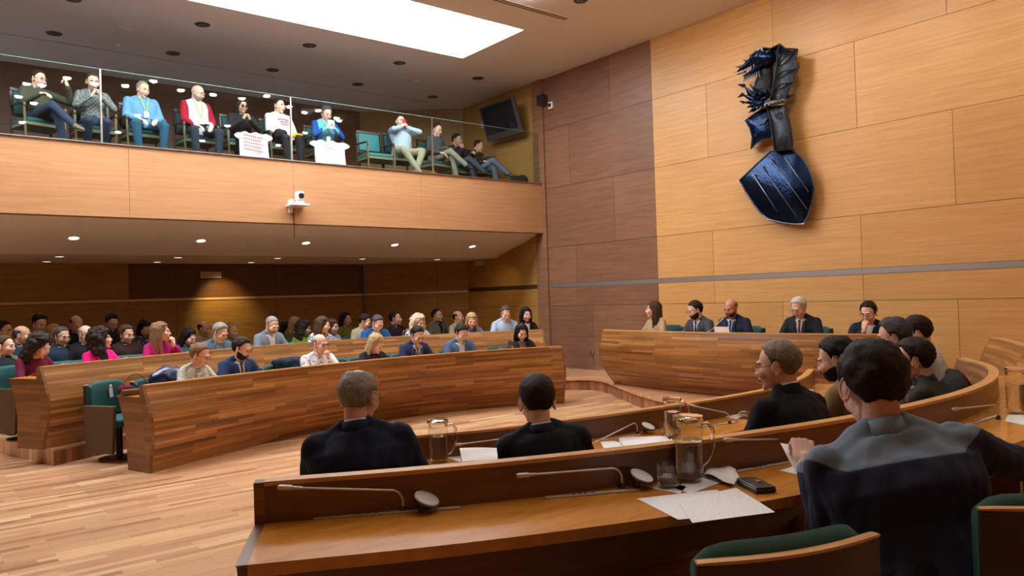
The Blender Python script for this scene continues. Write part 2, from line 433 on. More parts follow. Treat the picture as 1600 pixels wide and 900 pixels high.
def long_hair(style, seed):
    b = MB(); R = random.Random(seed)
    if style == 'long': L, w, back = -.27, .078, 1
    elif style == 'bob': L, w, back = -.115, .085, 1
    else: L, w, back = -.16, .098, 1
    b.ell((0, -.02, .035), (.084 if style != 'curly' else .098, .1 if style != 'curly' else .112, .092 if style != 'curly' else .105), nu=24, nv=16)
    n = 9 if style != 'curly' else 12
    for k in range(n):
        a = -PI*.06+PI*1.12*k/(n-1); x = math.cos(a)*w; y = -.015-math.sin(a)*.085
        ln = L*(1-.12*R.random())
        m = V((x*1.08, y-.005, (ln)*.35)); e = V((x*1.15+R.uniform(-.012, .012), y-.0+R.uniform(-.01, .012), ln))
        if style == 'curly':
            for q in range(6):
                f = q/5; c = V((x, y, .04))*(1-f)+e*f
                b.ell(c+V((R.uniform(-.012, .012), R.uniform(-.012, .012), 0)), .033*R.uniform(.85, 1.2), nu=10, nv=7)
        else:
            b.cap((x*.95, y, .04), m, .024, .026, 10); b.cap(m, e, .026, .014, 10)
    if style == 'curly':
        for q in range(26):
            a = R.uniform(0, 2*PI); z = R.uniform(.2, 1); r = math.sqrt(1-z*z); d = V((r*math.cos(a), r*math.sin(a), z))
            if d.y > .45 and z < .75: continue
            b.ell(V((0, -.02, .03))+V((d.x*.09, d.y*.1, d.z*.1)), .024, nu=8, nv=6)
    vs, fs = remesh(b, .0085, 2)
    # open the face: pull the front back under the skin
    z = vs[:, 2]; y = vs[:, 1]; x = vs[:, 0]
    hl = .058-1.9*np.maximum(0, np.abs(x)-.03)
    front = (y > .03) & (z < hl+.03)
    lim = .03+np.clip((z-hl)/.03, 0, 1)*.09
    vs[:, 1] = np.where(front, np.minimum(y, lim), y)
    return vs, fs
_HAIR = {}
def hair_parts(style, seed):
    k = (style, seed % 4)
    if k not in _HAIR:
        ps = [hair_shell(style, seed % 4)]
        if style in ('long', 'bob', 'curly'): ps = [hair_shell(style, seed % 4), long_hair(style, seed % 4)]
        _HAIR[k] = merge([(a, f, [0]*len(f)) for a, f in ps])
    return _HAIR[k]
def beard_part(full):
    nu, nv = 40, 24; vs = []; fs = []
    for j in range(nv+1):
        a = PI*j/nv
        for i in range(nu):
            bb = 2*PI*i/nu; d = V((math.sin(a)*math.cos(bb), math.sin(a)*math.sin(bb), math.cos(a)))
            p = V((d.x*.0575, .024+d.y*.072, -.05+d.z*.062))
            m = 1.0
            top = -.045 if abs(p.x) < .03 else -.045+(abs(p.x)-.03)*1.9
            m = min(1, max(0, (top-p.z)/.01))
            if p.y < -.01: m = 0
            mouth = ((p.x/.024)**2+((p.z+.0595)/.009)**2)
            if mouth < 1 and p.y > .06: m = 0
            t = (.004 if full else .002)*(1+.4*noise.noise(p*90))*m-(1-m)*.014
            if full and p.z < -.08: t += .004*m
            vs.append(p+d*t)
    for j in range(nv):
        for i in range(nu):
            i2 = (i+1) % nu; fs.append((j*nu+i, (j+1)*nu+i, (j+1)*nu+i2, j*nu+i2))
    b = MB(); b.add(vs, fs); b.tube([(-.026, .094, -.05), (0, .103, -.044), (.026, .094, -.05)], [.003, .0045, .003], 6)
    return np.array(b.v), b.f, [0]*len(b.f)
def glasses_mb(dark):
    b = MB()
    for sx in (-1, 1):
        ring = [V((sx*.032+.022*math.cos(q), .107-.012*abs(math.cos(q)) if 0 else .106, .002+.0165*math.sin(q))) for q in [2*PI*k/16 for k in range(16)]]
        b.tube(ring, .0016 if not dark else .0022, 6, closed=True)
        b.tube([(sx*.054, .105, .006), (sx*.074, .085, .008), (sx*.079, .0, .008), (sx*.077, -.03, -.004)], .0014, 6)
        if dark: b.lathe([(.001, 0), (.021, .0003)], (sx*.032, .106, .002), 16, rot=rotm(PI/2))
    b.tube([(-.011, .107, .006), (0, .109, .009), (.011, .107, .006)], .0014, 6)
    return b
TR = [(-.06, .165, .12, 0), (.03, .168, .122, 0), (.12, .158, .118, .004), (.22, .162, .12, .01), (.32, .18, .124, .01), (.40, .188, .115, .004), (.455, .165, .095, -.004), (.495, .105, .075, -.008), (.53, .062, .06, -.006)]
TRF = [(-.06, .17, .12, 0), (.03, .17, .12, 0), (.12, .14, .105, .004), (.22, .138, .105, .01), (.32, .158, .128, .022), (.40, .165, .108, .008), (.455, .14, .085, -.004), (.495, .088, .065, -.008), (.53, .052, .052, -.006)]
def ring_at(t, T):
    for a, b in zip(T, T[1:]):
        if t <= b[0]:
            f = max(0, (t-a[0])/(b[0]-a[0])); return [a[i]+(b[i]-a[i])*f for i in (1, 2, 3)]
    return list(T[-1][1:])
def ik(S, W, a, b, pole):
    d = W-S; L = d.length; mx = (a+b)*.995
    if L > mx: W = S+d*(mx/L); d = W-S; L = mx
    if L < abs(a-b)+.03: L = abs(a-b)+.03; W = S+d.normalized()*L; d = W-S
    u = d.normalized(); x = (a*a-b*b+L*L)/(2*L); h = math.sqrt(max(0, a*a-x*x))
    p = pole-u*pole.dot(u); p.normalize(); return S+u*x+p*h, W
PEOPLE = []
def yoke_mat(c1, c2):
    m, n, l, b = nt('yoke_wool'); b.inputs['Roughness'].default_value = .9
    a = n.new('ShaderNodeAttribute'); a.attribute_name = 'yoke'; g = n.new('ShaderNodeMapRange'); g.inputs[1].default_value = -.003; g.inputs[2].default_value = .003
    l.new(a.outputs['Fac'], g.inputs[0]); x = n.new('ShaderNodeMix'); x.data_type = 'RGBA'; l.new(g.outputs[0], x.inputs[0]); x.inputs[6].default_value = rgb(c2)
    tc = n.new('ShaderNodeTexCoord'); nz = n.new('ShaderNodeTexNoise'); nz.inputs['Scale'].default_value = 500; l.new(tc.outputs['Object'], nz.inputs['Vector'])
    y = n.new('ShaderNodeMix'); y.data_type = 'RGBA'; y.blend_type = 'MULTIPLY'; y.inputs[0].default_value = .5; y.inputs[6].default_value = rgb(c1); l.new(nz.outputs['Fac'], y.inputs[7]); l.new(y.outputs[2], x.inputs[7])
    l.new(x.outputs[2], b.inputs['Base Color']); bp = n.new('ShaderNodeBump'); bp.inputs['Strength'].default_value = .3; bp.inputs['Distance'].default_value = .004; l.new(nz.outputs['Fac'], bp.inputs['Height']); l.new(bp.outputs[0], b.inputs['Normal'])
    return m
class NS: pass
def person(px, py, D=None, at=None, face=0, floor=0, lean=.15, lat=0, hy=0, hp=.3, hr=0, fem=False, girth=1.0, size=1.0, skin=None,
           hair=('short', 'dark'), beard=None, glasses=0, top=('suit', (.02, .025, .05), (.7, .7, .72), (.1, .02, .03)), pants=(.02, .022, .03),
           arms='desk', legs='normal', look_down=None, label='', who='', group=None, fine=False, voxel=.014, seat=.45, shoes=None, handspec=None, twist=0, head=1.07):
    """px,py = where the head centre appears; `at` = real 3D head centre; face = world heading (0 = +Y, clockwise)"""
    hc = V(at) if at is not None else ad(px, py, D)
    s = size
    # torso frame in body-local space (x right, y forward, z up)
    TM = rotm(-lean, 0, 0); TM = Matrix.Rotation(lat, 3, 'Y') @ TM @ Matrix.Rotation(-twist, 3, 'Z')
    HM = Matrix.Rotation(-hy, 3, 'Z') @ Matrix.Rotation(-hp, 3, 'X') @ Matrix.Rotation(hr, 3, 'Y')
    def headpos(k):
        P = V((0, 0, seat+.09*s+dz_)); N0 = P+TM @ V((0, -.005, .515*s*k)); n = (TM @ V((0, 0, 1))+HM @ V((0, 0, .6))).normalized()
        NT = N0+n*.048*s; return P, N0, NT, NT-HM @ (V((0, -.02, -.078))*hs_)
    dz_ = 0; hs_ = s*head
    lo, hi = .84, 1.16
    for _ in range(24):
        k = (lo+hi)/2
        if headpos(k)[3].z < hc.z-floor: lo = k
        else: hi = k
    P, N0, NT, HC = headpos(k); dz_ = max(-.12, min(.14, hc.z-floor-HC.z)); P, N0, NT, HC = headpos(k)
    base = Matrix.Rotation(-face, 3, 'Z'); off = hc-base @ HC; root = V((off.x, off.y, floor)); err = hc.z-floor-HC.z
    T = TRF if fem else TR
    def tp(x, y, t): return P+TM @ V((x*s, y*s, t*s*k))
    def torso(b, infl, t0=-.06, t1=.53, gr=1.0):
        rings = []
        for (t, rx, ry, yo) in T:
            if t < t0-.001 or t > t1+.001: continue
            ex = girth*gr; by = 1+(girth-1)*1.6 if t < .33 else girth
            rx2 = rx*(ex if t < .45 else 1)+infl; ry2 = ry*(by*gr if t < .45 else 1)+infl
            yo2 = yo+(girth-1)*.10*(1 if .0 < t < .3 else 0)
            rings.append([tp(rx2*math.cos(q)*(1 if 1 else 1), yo2+ry2*math.sin(q)*(1.0 if math.sin(q) > 0 else .92), t) for q in [2*PI*i/24 for i in range(24)]])
        b.loft(rings)
    shw = (.172 if not fem else .15)*(1+(girth-1)*.35); SH = {}
    for sx in (-1, 1): SH[sx] = tp(sx*shw, 0, .44)
    # arms
    dk = .745
    chin = HC+HM @ V((0, .1, -.1))*hs_; mouth = HC+HM @ V((0, .11, -.07))*hs_
    A = {}
    def setarm(sx, w, pole=(.7, -.3, -1), pose='relax', pn=(0, 0, -1), hd=None): A[sx] = [V(w), V((pole[0]*sx, pole[1], pole[2])), pose, V(pn), hd]
    if arms in ('desk', 'write', 'chin', 'chinL', 'cheek'):
        fy = .36+lean*.25
        setarm(1, (.13, fy, dk+.035), pose='relax', hd=(-.45, .85, -.05)); setarm(-1, (-.15, fy, dk+.035), pose='relax', hd=(.5, .8, -.05))
        if arms == 'write': setarm(1, (.12, fy+.02, dk+.045), pose='hold', hd=(-.5, .8, -.1))
        if arms in ('chin', 'cheek'): setarm(1, chin+V((.02, .05, -.075)), (.9, .3, -1), 'hold' if arms == 'chin' else 'relax', (-.3, -1, .1), (-.15, -.05, 1))
        if arms == 'chinL': setarm(-1, chin+V((-.02, .05, -.075)), (.9, .3, -1), 'hold', (.3, -1, .1), (.15, -.05, 1))
    elif arms == 'clasp':
        setarm(1, chin+V((.05, .06, -.06)), (.9, .4, -1), 'fist', (-1, 0, 0), (-.5, -.1, .8)); setarm(-1, chin+V((-.05, .06, -.06)), (.9, .4, -1), 'fist', (1, 0, 0), (.5, -.1, .8))
    elif arms == 'lap':
        setarm(1, (.13, .27, seat+.16), pose='relax', hd=(-.5, .8, -.3)); setarm(-1, (-.13, .27, seat+.16), pose='relax', hd=(.5, .8, -.3))
    elif arms == 'fold':
        setarm(1, tp(-.06, .17, .2), (.9, 0, -1), 'relax', (0, -1, 0), (-1, .15, 0)); setarm(-1, tp(.06, .2, .22), (.9, 0, -1), 'relax', (0, -1, 0), (1, .15, 0))
    elif arms == 'phone':
        setarm(1, tp(.06, .27, .36), (.9, 0, -1), 'hold', (-1, 0, 0), (-.4, .1, .9)); setarm(-1, tp(-.06, .27, .36), (.9, 0, -1), 'hold', (1, 0, 0), (.4, .1, .9))
    elif arms == 'mouth':
        setarm(1, mouth+V((.06, .05, -.05)), (1, .1, -.4), 'hold', (-1, 0, 0), (-.7, 0, .6)); setarm(-1, mouth+V((-.06, .05, -.05)), (1, .1, -.4), 'hold', (1, 0, 0), (.7, 0, .6))
    elif arms == 'read':
        setarm(1, tp(.13, .30, .27), (.8, -.2, -1), 'hold', (-.6, 0, .6), (-.3, .9, .2)); setarm(-1, tp(-.13, .30, .27), (.8, -.2, -1), 'hold', (.6, 0, .6), (.3, .9, .2))
    if handspec:
        for sx, sp in handspec.items():
            w0 = sp[0]
            if w0[0] == 'w': w0 = base.inverted() @ (V(w0[1])-root)
            pl_ = sp[1]
            if pl_[0] == 'w':
                q_ = base.inverted() @ (V(pl_[1])-root)-(SH[sx]+V(w0))/2; pl_ = (q_.x*sx, q_.y, q_.z)
            setarm(sx, w0, pl_, *sp[2:])
    body = MB(); arm = MB(); geo = {}
    slv = top[4] if len(top) > 4 else 'long'
    ua, fa = .285*s, .25*s
    hands = []
    for sx in (-1, 1):
        w, pole, pose, pn, hd = A[sx]; E_, W_ = ik(SH[sx], w, ua, fa, pole)
        g = 1+(girth-1)*.6; fq = .85 if fem else 1
        body.cap(SH[sx], E_, .046*g*fq, .038*g*fq); body.cap(E_, W_, .039*g*fq, .025*fq)
        d = V(hd).normalized() if hd else (W_-E_).normalized()
        z = (-pn)-d*(-pn).dot(d)
        if z.length < .05: z = V((0, 0, 1))-d*d.z
        z.normalize(); x = d.cross(z); M3 = Matrix((x, d, z)).transposed()
        hs = s*(.92 if fem else 1.0); geo[sx] = (E_, W_, d, z, M3)
        hands.append(xf(hand_parts(pose, fine), M3*hs, W_+d*.012, mirror=(sx < 0)))
        ga = .012 if top[0] in ('suit', 'blazer', 'jacket') else .008
        arm.cap(SH[sx], E_, (.052*g+ga)*fq, (.043*g+ga)*fq)
        if slv == 'long': arm.cap(E_, W_-(W_-E_).normalized()*.012, (.043*g+ga)*fq, (.028+ga)*fq)
        arm.ell(SH[sx]+TM @ V((-sx*.012, 0, -.008)), (.060*g*fq+ga*.5, .058*fq+ga*.5, .054*fq+ga*.5), TM)
        arm.cap(tp(sx*.14, -.008, .462), tp(sx*.045, -.016, .528), .046*fq, .034*fq)
    # legs
    LG = {}
    K = .43*s; sh_ = seat
    for sx in (-1, 1):
        hip = P+V((sx*.09*s, .02, -.01)); kn = V((sx*.12, K, seat+.06)); an = V((sx*.12, K+.02, .09))
        if legs == 'wide': kn = V((sx*.2, K-.03, seat+.06)); an = V((sx*.17, K-.02, .09))
        if legs == 'ankles': kn = V((sx*.2, K-.01, seat+.07)); an = V((sx*-.03, K+.12+.03*sx, .08))
        if legs == 'cross' and sx > 0: kn = V((.02, K+.02, seat+.17)); an = V((-.12, K+.30, seat-.13))
        if legs == 'cross' and sx < 0: kn = V((-.05, K, seat+.06))
        if legs == 'crossR' and sx < 0: kn = V((-.02, K+.02, seat+.17)); an = V((.14, K+.30, seat-.13))
        if legs == 'crossR' and sx > 0: kn = V((.05, K, seat+.06))
        if legs == 'normal' and arms not in ('lap',) or legs == 'tuck': kn = V((sx*.12, K-.08, seat+.05)); an = V((sx*.11, K-.34, .09))
        LG[sx] = (hip, kn, an); gl = 1+(girth-1)*.8
        body.cap(hip, kn, .07*gl, .05*gl); body.cap(kn, an, .048*gl, .033)
    torso(body, -.02)
    body.cap(N0-V((0, 0, .03)), NT+HM @ V((0, -.012, .03)), .055*s if not fem else .043*s, .054*s if not fem else .043*s, 14)
    bv, bf = remesh(body, voxel, 2)
    hd_ = xf(head_parts(fem, hp > .28 if look_down is None else look_down), HM*hs_, HC)
    allp = [(bv, bf, [0]*len(bf)), hd_]+hands
    vs, fs, mi = merge(allp)
    me = bpy.data.meshes.new('person'); me.from_pydata(vs.tolist(), [], fs); me.update()
    for m in (skin or SKIN, LIP, EYEW, IRIS, hairmat(hair[1] if hair[1] else 'grey')): me.materials.append(m)
    me.polygons.foreach_set('material_index', mi); me.polygons.foreach_set('use_smooth', [True]*len(fs))
    o = link('person', me, None, root, -face); tag(o, label, 'person', group)
    # hair, beard, glasses
    def child(nm, vs, fs, mats, mi=None):
        m_ = bpy.data.meshes.new(nm); m_.from_pydata(np.asarray(vs).tolist(), [], fs); m_.update()
        for q in (mats if isinstance(mats, (list, tuple)) else [mats]): m_.materials.append(q)
        if mi is not None: m_.polygons.foreach_set('material_index', mi)
        m_.polygons.foreach_set('use_smooth', [True]*len(fs)); return link(nm, m_, o)
    if hair[0]:
        q = xf(hair_parts(hair[0], len(PEOPLE)), HM*hs_, HC); child('hair', q[0], q[1], hairmat(hair[1]))
    if beard:
        q = xf(beard_part(beard[0] == 'full'), HM*hs_, HC); child('beard', q[0], q[1], hairmat(beard[1]))
    if glasses:
        g = glasses_mb(glasses == 2); g.v = [HC+HM @ V(v)*hs_ for v in g.v]; g.build('glasses', plain('glasses_frame', (.01, .01, .012), .25), o)
    # garments
    kind, c1 = top[0], top[1]; c2 = top[2] if len(top) > 2 else None; c3 = top[3] if len(top) > 3 else None
    mat1 = c1 if isinstance(c1, bpy.types.Material) else cloth(c1)
    loose = .014 if kind in ('suit', 'blazer', 'jacket') else .006
    g = MB(); torso(g, loose, t1=.50); g.v += []; arm2 = arm
    g.add(arm2.v, arm2.f)
    gv, gf = remesh(g, voxel, 3)
    TI = np.array(TM.inverted()); Pn = np.array(P)
    wr = (.010 if fine else .006) if kind in ('suit', 'blazer', 'jacket') else (.013 if fine else .008)
    # soft cloth folds
    sd = len(PEOPLE)*1.3
    nrm = None
    mt = bpy.data.meshes.new('t'); mt.from_pydata(gv.tolist(), [], gf); mt.update()
    nv_ = np.empty(len(gv)*3, 'f'); mt.vertices.foreach_get('normal', nv_); nv_ = nv_.reshape(-1, 3); bpy.data.meshes.remove(mt)
    disp = np.array([noise.noise(V((p[0]*9+sd, p[1]*9, p[2]*5)))+.6*noise.noise(V((p[0]*22, p[1]*22+sd, p[2]*9))) for p in gv])
    gv = gv+nv_*(disp*wr)[:, None]
    loc = (gv-Pn) @ TI.T/s; loc[:, 2] /= k
    cen = np.array([loc[list(f)].mean(0) for f in gf])
    opened = kind in ('suit', 'blazer')
    if opened:
        t0 = .16 if kind == 'suit' else .05
        wv = np.clip((cen[:, 2]-t0)/(.5-t0), 0, 1)*(.062 if kind == 'suit' else .075)
        cut = (np.abs(cen[:, 0]) < wv) & (cen[:, 1] > .02) & (cen[:, 2] > t0)
        gf = [f for f, c in zip(gf, cut) if not c]; cen = cen[~cut]
    mi = None; mats = [mat1]
    if kind == 'twotone':
        mats = [yoke_mat(c1, c2)]
    if kind == 'vest':   # sleeves of a second colour
        mats = [mat1, cloth(c2)]; mi = list((np.abs(cen[:, 0]) > .155).astype(int))
    nm = {'suit': 'suit_jacket', 'blazer': 'jacket', 'jacket': 'jacket', 'shirt': 'shirt', 'sweater': 'sweater', 'twotone': 'sweater', 'tee': 't_shirt', 'vest': 'jacket', 'blouse': 'blouse'}[kind]
    jk = child(nm, gv, gf, mats, mi)
    if kind == 'twotone':
        at_ = jk.data.attributes.new('yoke', 'FLOAT', 'POINT'); f_ = loc[:, 2]-.40-.25*np.maximum(0, np.abs(loc[:, 0])-.16)*3; at_.data.foreach_set('value', f_.astype('f'))
    def front(t, off=0):
        rx, ry, yo = ring_at(t, T); by = (1+(girth-1)*1.6 if t < .33 else girth); yo += (girth-1)*.10*(1 if 0 < t < .3 else 0)
        return yo+ry*by+off
    if opened:
        b = MB(); torso(b, .002, t0=-.06, t1=.495); iv_ = TM.inverted(); b.v = [P+TM @ V((q.x*.93, q.y*.7, q.z)) if q.y < 0 else v for v, q in ((v, iv_ @ (V(v)-P)) for v in b.v)]; child('shirt', b.v, b.f, c2 if isinstance(c2, bpy.types.Material) else cloth(c2))
        # lapels: folded cloth strips along the opening
        b = MB()
        for sx in (-1, 1):
            pr = []
            for q in range(9):
                f = q/8; t = t0+(.485-t0)*f; xin = (.062 if kind == 'suit' else .075)*f*.9; wd = .012+.05*math.sin(min(1, f*1.25)*PI*.8)*(1 if f < .8 else .8)
                def pt(x, o_):
                    rx, ry, yo = ring_at(t, T); c_ = max(.15, 1-(x/(rx*girth+.014))**2)**.5
                    yy = (front(t, loose)-yo)*c_+yo if t < .47 else (front(t, loose)-yo)*c_+yo
                    return tp(sx*x, yy+o_, t)
                pr.append([pt(xin-.006, .004), pt(xin+wd, .006), pt(xin+wd, .0), pt(xin-.006, -.004)])
            b.loft(pr)
        child('lapels', b.v, b.f, mat1)
    if c3 is not None and kind == 'suit':
        b = MB(); rings = []
        for q in range(12):
            t = .485-.37*q/11; w = .011 if q else .016; w += .013*q/11
            y = front(t, .008)
            rings.append([tp(-w, y-.004, t), tp(0, y+.008, t), tp(w, y-.004, t), tp(0, y-.01, t)])
        b.loft(rings); b.ell(tp(0, front(.485, .012), .487), (.016, .012, .017), TM)
        child('tie', b.v, b.f, cloth(c3, .5))
    # collar
    if kind in ('suit', 'blazer', 'jacket', 'shirt', 'sweater', 'twotone', 'vest'):
        b = MB(); n = 20; rr = .057*s if not fem else .05*s
        for (r_, z_, mm) in ((rr, .515, 0),):
            rings = []
            for q in range(n+1):
                a = PI/2+.28+(2*PI-.56)*q/n; dr = -.006*math.sin(a)
                def cp(ro, t): return tp((ro+dr)*math.cos(a)/s, ((ro+dr)*math.sin(a)*1.02)/s-.008, t)
                rings.append([cp(rr+.002, .46), cp(rr+.005, .510), cp(rr+.0, .549), cp(rr-.005, .549), cp(rr-.006, .46)])
            b.loft(rings)
        child('collar', b.v, b.f, (cloth(c2) if not isinstance(c2, bpy.types.Material) else c2) if (opened and not fem) else mat1)
    if opened:
        b = MB(); n = 20; rings = []
        for q in range(n+1):
            a = PI/2+.75+(2*PI-1.5)*q/n; rr = (.062 if not fem else .054)*s
            def cp(ro, t): return tp(ro*math.cos(a)/s, (ro*math.sin(a)*1.04)/s-.012, t)
            rings.append([cp(rr+.006, .45), cp(rr+.012, .502), cp(rr+.005, .541), cp(rr+.001, .541), cp(rr-.002, .45)])
        b.loft(rings); child('jacket_collar', b.v, b.f, mat1)
    b = MB(); gl = 1+(girth-1)*.8
    torso(b, .006, t1=.12)
    for sx in (-1, 1):
        hip, kn, an = LG[sx]; b.cap(hip, kn, .086*gl, .064*gl); b.cap(kn, an-(an-kn).normalized()*.01, .062*gl, .052)
        b.cap(hip, hip+V((sx*.01, -.03, 0)), .1*gl, .09*gl)
    pv, pf = remesh(b, max(voxel, .016), 3)
    pn_ = np.array([noise.noise(V((p[0]*14+sd, p[1]*9, p[2]*14))) for p in pv])
    pv = pv+np.stack([pn_*.006, pn_*.003, pn_*.006], 1)
    pv[:, 2] = np.maximum(pv[:, 2], .02)
    child('trousers', pv, pf, pants if isinstance(pants, bpy.types.Material) else cloth(pants))
    for sx in (-1, 1):
        hip, kn, an = LG[sx]; sh = MB(); cr_ = (legs == 'cross' and sx > 0) or (legs == 'crossR' and sx < 0)
        d = V((0, 1, 0)); u = V((0, 0, 1))
        if cr_: d = V((sx*-.25, .92, -.25)).normalized(); u = V((0, .3, 1)); u = (u-d*u.dot(d)).normalized()
        x = d.cross(u); Q = Matrix((x, d, u)).transposed()
        hl = an-u*(.09 if not cr_ else .05)
        sh.loft([[hl+Q @ V((wx*math.cos(q), y, max(0.0, hh*(.5+.5*math.sin(q))) )) for q in [2*PI*i/14 for i in range(14)]] for (y, wx, hh) in ((-.07, .02, .05), (-.055, .034, .075), (0, .038, .095), (.06, .042, .07), (.12, .047, .055), (.165, .04, .045), (.19, .018, .03))])
        sh.build('shoe', shoes or LEATHER, o)
    r = NS(); r.o = o; r.HC = HC; r.HM = HM; r.geo = geo; r.tp = tp; r.root = root; r.face = face; r.base = base; r.front = front; r.floor = floor; r.err = err; r.who = who; r.P = P; r.TM = TM; r.k = k; r.s = s; r.LG = LG
    r.w = lambda v: root+base @ V(v)
    PEOPLE.append(r); return r
# ================================================================ SETTING
W = 10.2
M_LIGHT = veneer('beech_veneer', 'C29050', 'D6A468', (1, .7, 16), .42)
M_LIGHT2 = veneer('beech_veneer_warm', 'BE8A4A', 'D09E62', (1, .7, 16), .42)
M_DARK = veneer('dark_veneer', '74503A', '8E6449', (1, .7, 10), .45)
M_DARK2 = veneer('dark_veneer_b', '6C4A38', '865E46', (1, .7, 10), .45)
M_PAR = veneer('parapet_veneer', 'AA7A50', 'BE8E66', (.7, 1, 12), .4)
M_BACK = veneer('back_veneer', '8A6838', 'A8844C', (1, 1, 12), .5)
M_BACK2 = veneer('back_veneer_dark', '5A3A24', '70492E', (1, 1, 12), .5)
M_OLIVE = veneer('side_veneer', '9A7238', 'B08846', (1, 1, 14), .45)
M_GAP = plain('gap', (.02, .012, .008), .8)
M_CEIL = plain('ceiling_paint', (.74, .73, .75), .9, bump=.05, bscale=60)
M_METAL = plain('brushed_metal', (.55, .53, .5), .28, 1)
M_DMET = plain('dark_metal', (.12, .11, .10), .4, 1)
M_WHITE = plain('white_plastic', (.75, .75, .73), .35)
M_BLACK = plain('black_plastic', (.012, .012, .014), .35)
M_PLANK = planks('walnut_strips', ['6A4220', 'A87038', '8A5A2C', 'B98248', '94602E', 'C89050', '7A4C24', 'A06A36'], .75, .034, 'UV', rough=.36, grain=.45, gstretch=(1.2, 26, 1))
M_PLANKH = planks('walnut_strips_end', ['6A4424', '8A5E34', '7A5028', '956638'], .7, .045, 'UV', rough=.35, grain=.3, gstretch=(2, 26, 1))
M_FLOOR = planks('parquet', ['94684A', 'BC8E68', 'CC9E74', 'AC7C58', 'DCB284', 'BC8A68', 'C89A74', 'E4C298'], .75, .068, 'Object', rough=.3, grain=.16, gstretch=(1.5, 22, 1), coat=.15)
M_DAIS = planks('dais_parquet', ['AC7A58', 'C8966E', 'BA8662', 'D2A480'], .8, .068, 'Object', rot=.35, rough=.3, grain=.15, gstretch=(1.5, 22, 1), coat=.15)
M_RISER = planks('riser_strips', ['6E4028', '8E5C3C', 'A87048', '7E4C30'], .5, .07, 'UV', rot=PI/2, rough=.4, grain=.2, gstretch=(2, 20, 1))
M_DESK = veneer('desk_veneer', 'B87424', 'D8963C', (2, 10, 4), .25, coat=.35)
M_DESKD = veneer('desk_side_veneer', '5E3C20', '784C2A', (1, 1, 10), .35, coat=.1)
M_RIM = veneer('rim_wood', 'BC8850', 'D09E60', (4, 4, 4), .35)
M_GREEN = plain('green_velour', (.004, .075, .078), .8, bump=.15, bscale=400)
M_GREEN2 = plain('green_velour_near', (.016, .085, .06), .75, bump=.15, bscale=400)
M_SHELL = veneer('chair_shell', '2A1810', '3C2416', (1, 1, 8), .4)
M_ARMW = veneer('chair_arm', '4A3826', '5C4830', (8, 1, 1), .5)
M_MIC = plain('mic_metal', (.62, .58, .52), .35, .35)
M_STRIP = plain('steel_strip', (.42, .38, .35), .4, .75)
# floor
def slab(name, poly, z0, z1, mat, kind='structure'):
    b = MB(); b.prism(poly, z0, z1); o = b.build(name, mat, smooth=False); o['kind'] = kind; return o
slab('floor', [(-4.5, -4), (W+.3, -4), (W+.3, 16.2), (-4.5, 16.2)], -.2, 0, M_FLOOR)
def cr(pts, n=8):
    """smooth curve through plan points"""
    P_ = [V(p).to_3d() if len(p) == 2 else V(p) for p in pts]; P_ = [P_[0]*2-P_[1]]+P_+[P_[-1]*2-P_[-2]]; out = []
    for i in range(1, len(P_)-2):
        for k in range(n):
            t = k/n; a, b_, c, d = P_[i-1:i+3]
            out.append(.5*((2*b_)+(c-a)*t+(2*a-5*b_+4*c-d)*t*t+(3*b_-a-3*c+d)*t**3))
    out.append(P_[-2]); return [V((p.x, p.y)) for p in out]
def resample(pl, n):
    L = [0]
    for a, b_ in zip(pl, pl[1:]): L.append(L[-1]+(b_-a).length)
    out = []; j = 0
    for i in range(n):
        s = L[-1]*i/(n-1)
        while j < len(pl)-2 and L[j+1] < s: j += 1
        f = (s-L[j])/max(1e-9, L[j+1]-L[j]); out.append(pl[j].lerp(pl[j+1], f))
    return out
def normals(pl, side=1):
    out = []
    for i in range(len(pl)):
        t = (pl[min(i+1, len(pl)-1)]-pl[max(i-1, 0)]).normalized(); out.append(V((-t.y, t.x))*side)
    return out
# dais with a curved edge; the riser is clad in upright strips
dz = .2
edge = cr([(8.2, 9.9), (8.62, 9.42), (8.9, 9.08), (8.86, 8.7), (8.4, 7.9), (7.92, 7.05), (7.66, 6.4), (7.53, 5.8), (7.47, 5.0), (7.45, 4), (7.3, 2.8), (7.0, 1.2)], 8)
slab('trim_1', [tuple(p) for p in edge]+[(W, 1.2), (W, 9.9)], .165, dz, M_DAIS).name = 'floor_dais'
def wallstrip(name, pl, z0, z1, th, mat, side=1):
    pl = resample(pl, max(2, len(pl))); nn = normals(pl, side); b = MB()
    rings = [[(p.x, p.y, z0), (p.x+q.x*th, p.y+q.y*th, z0), (p.x+q.x*th, p.y+q.y*th, z1), (p.x, p.y, z1)] for p, q in zip(pl, nn)]
    b.loft(rings, uvs=True); o = b.build(name, mat, smooth=False); return o
inner = [p+q*-.03 for p, q in zip(edge, normals(edge, -1))]
struct(wallstrip('trim_2', inner, 0, .165, .03, M_RISER, 1))
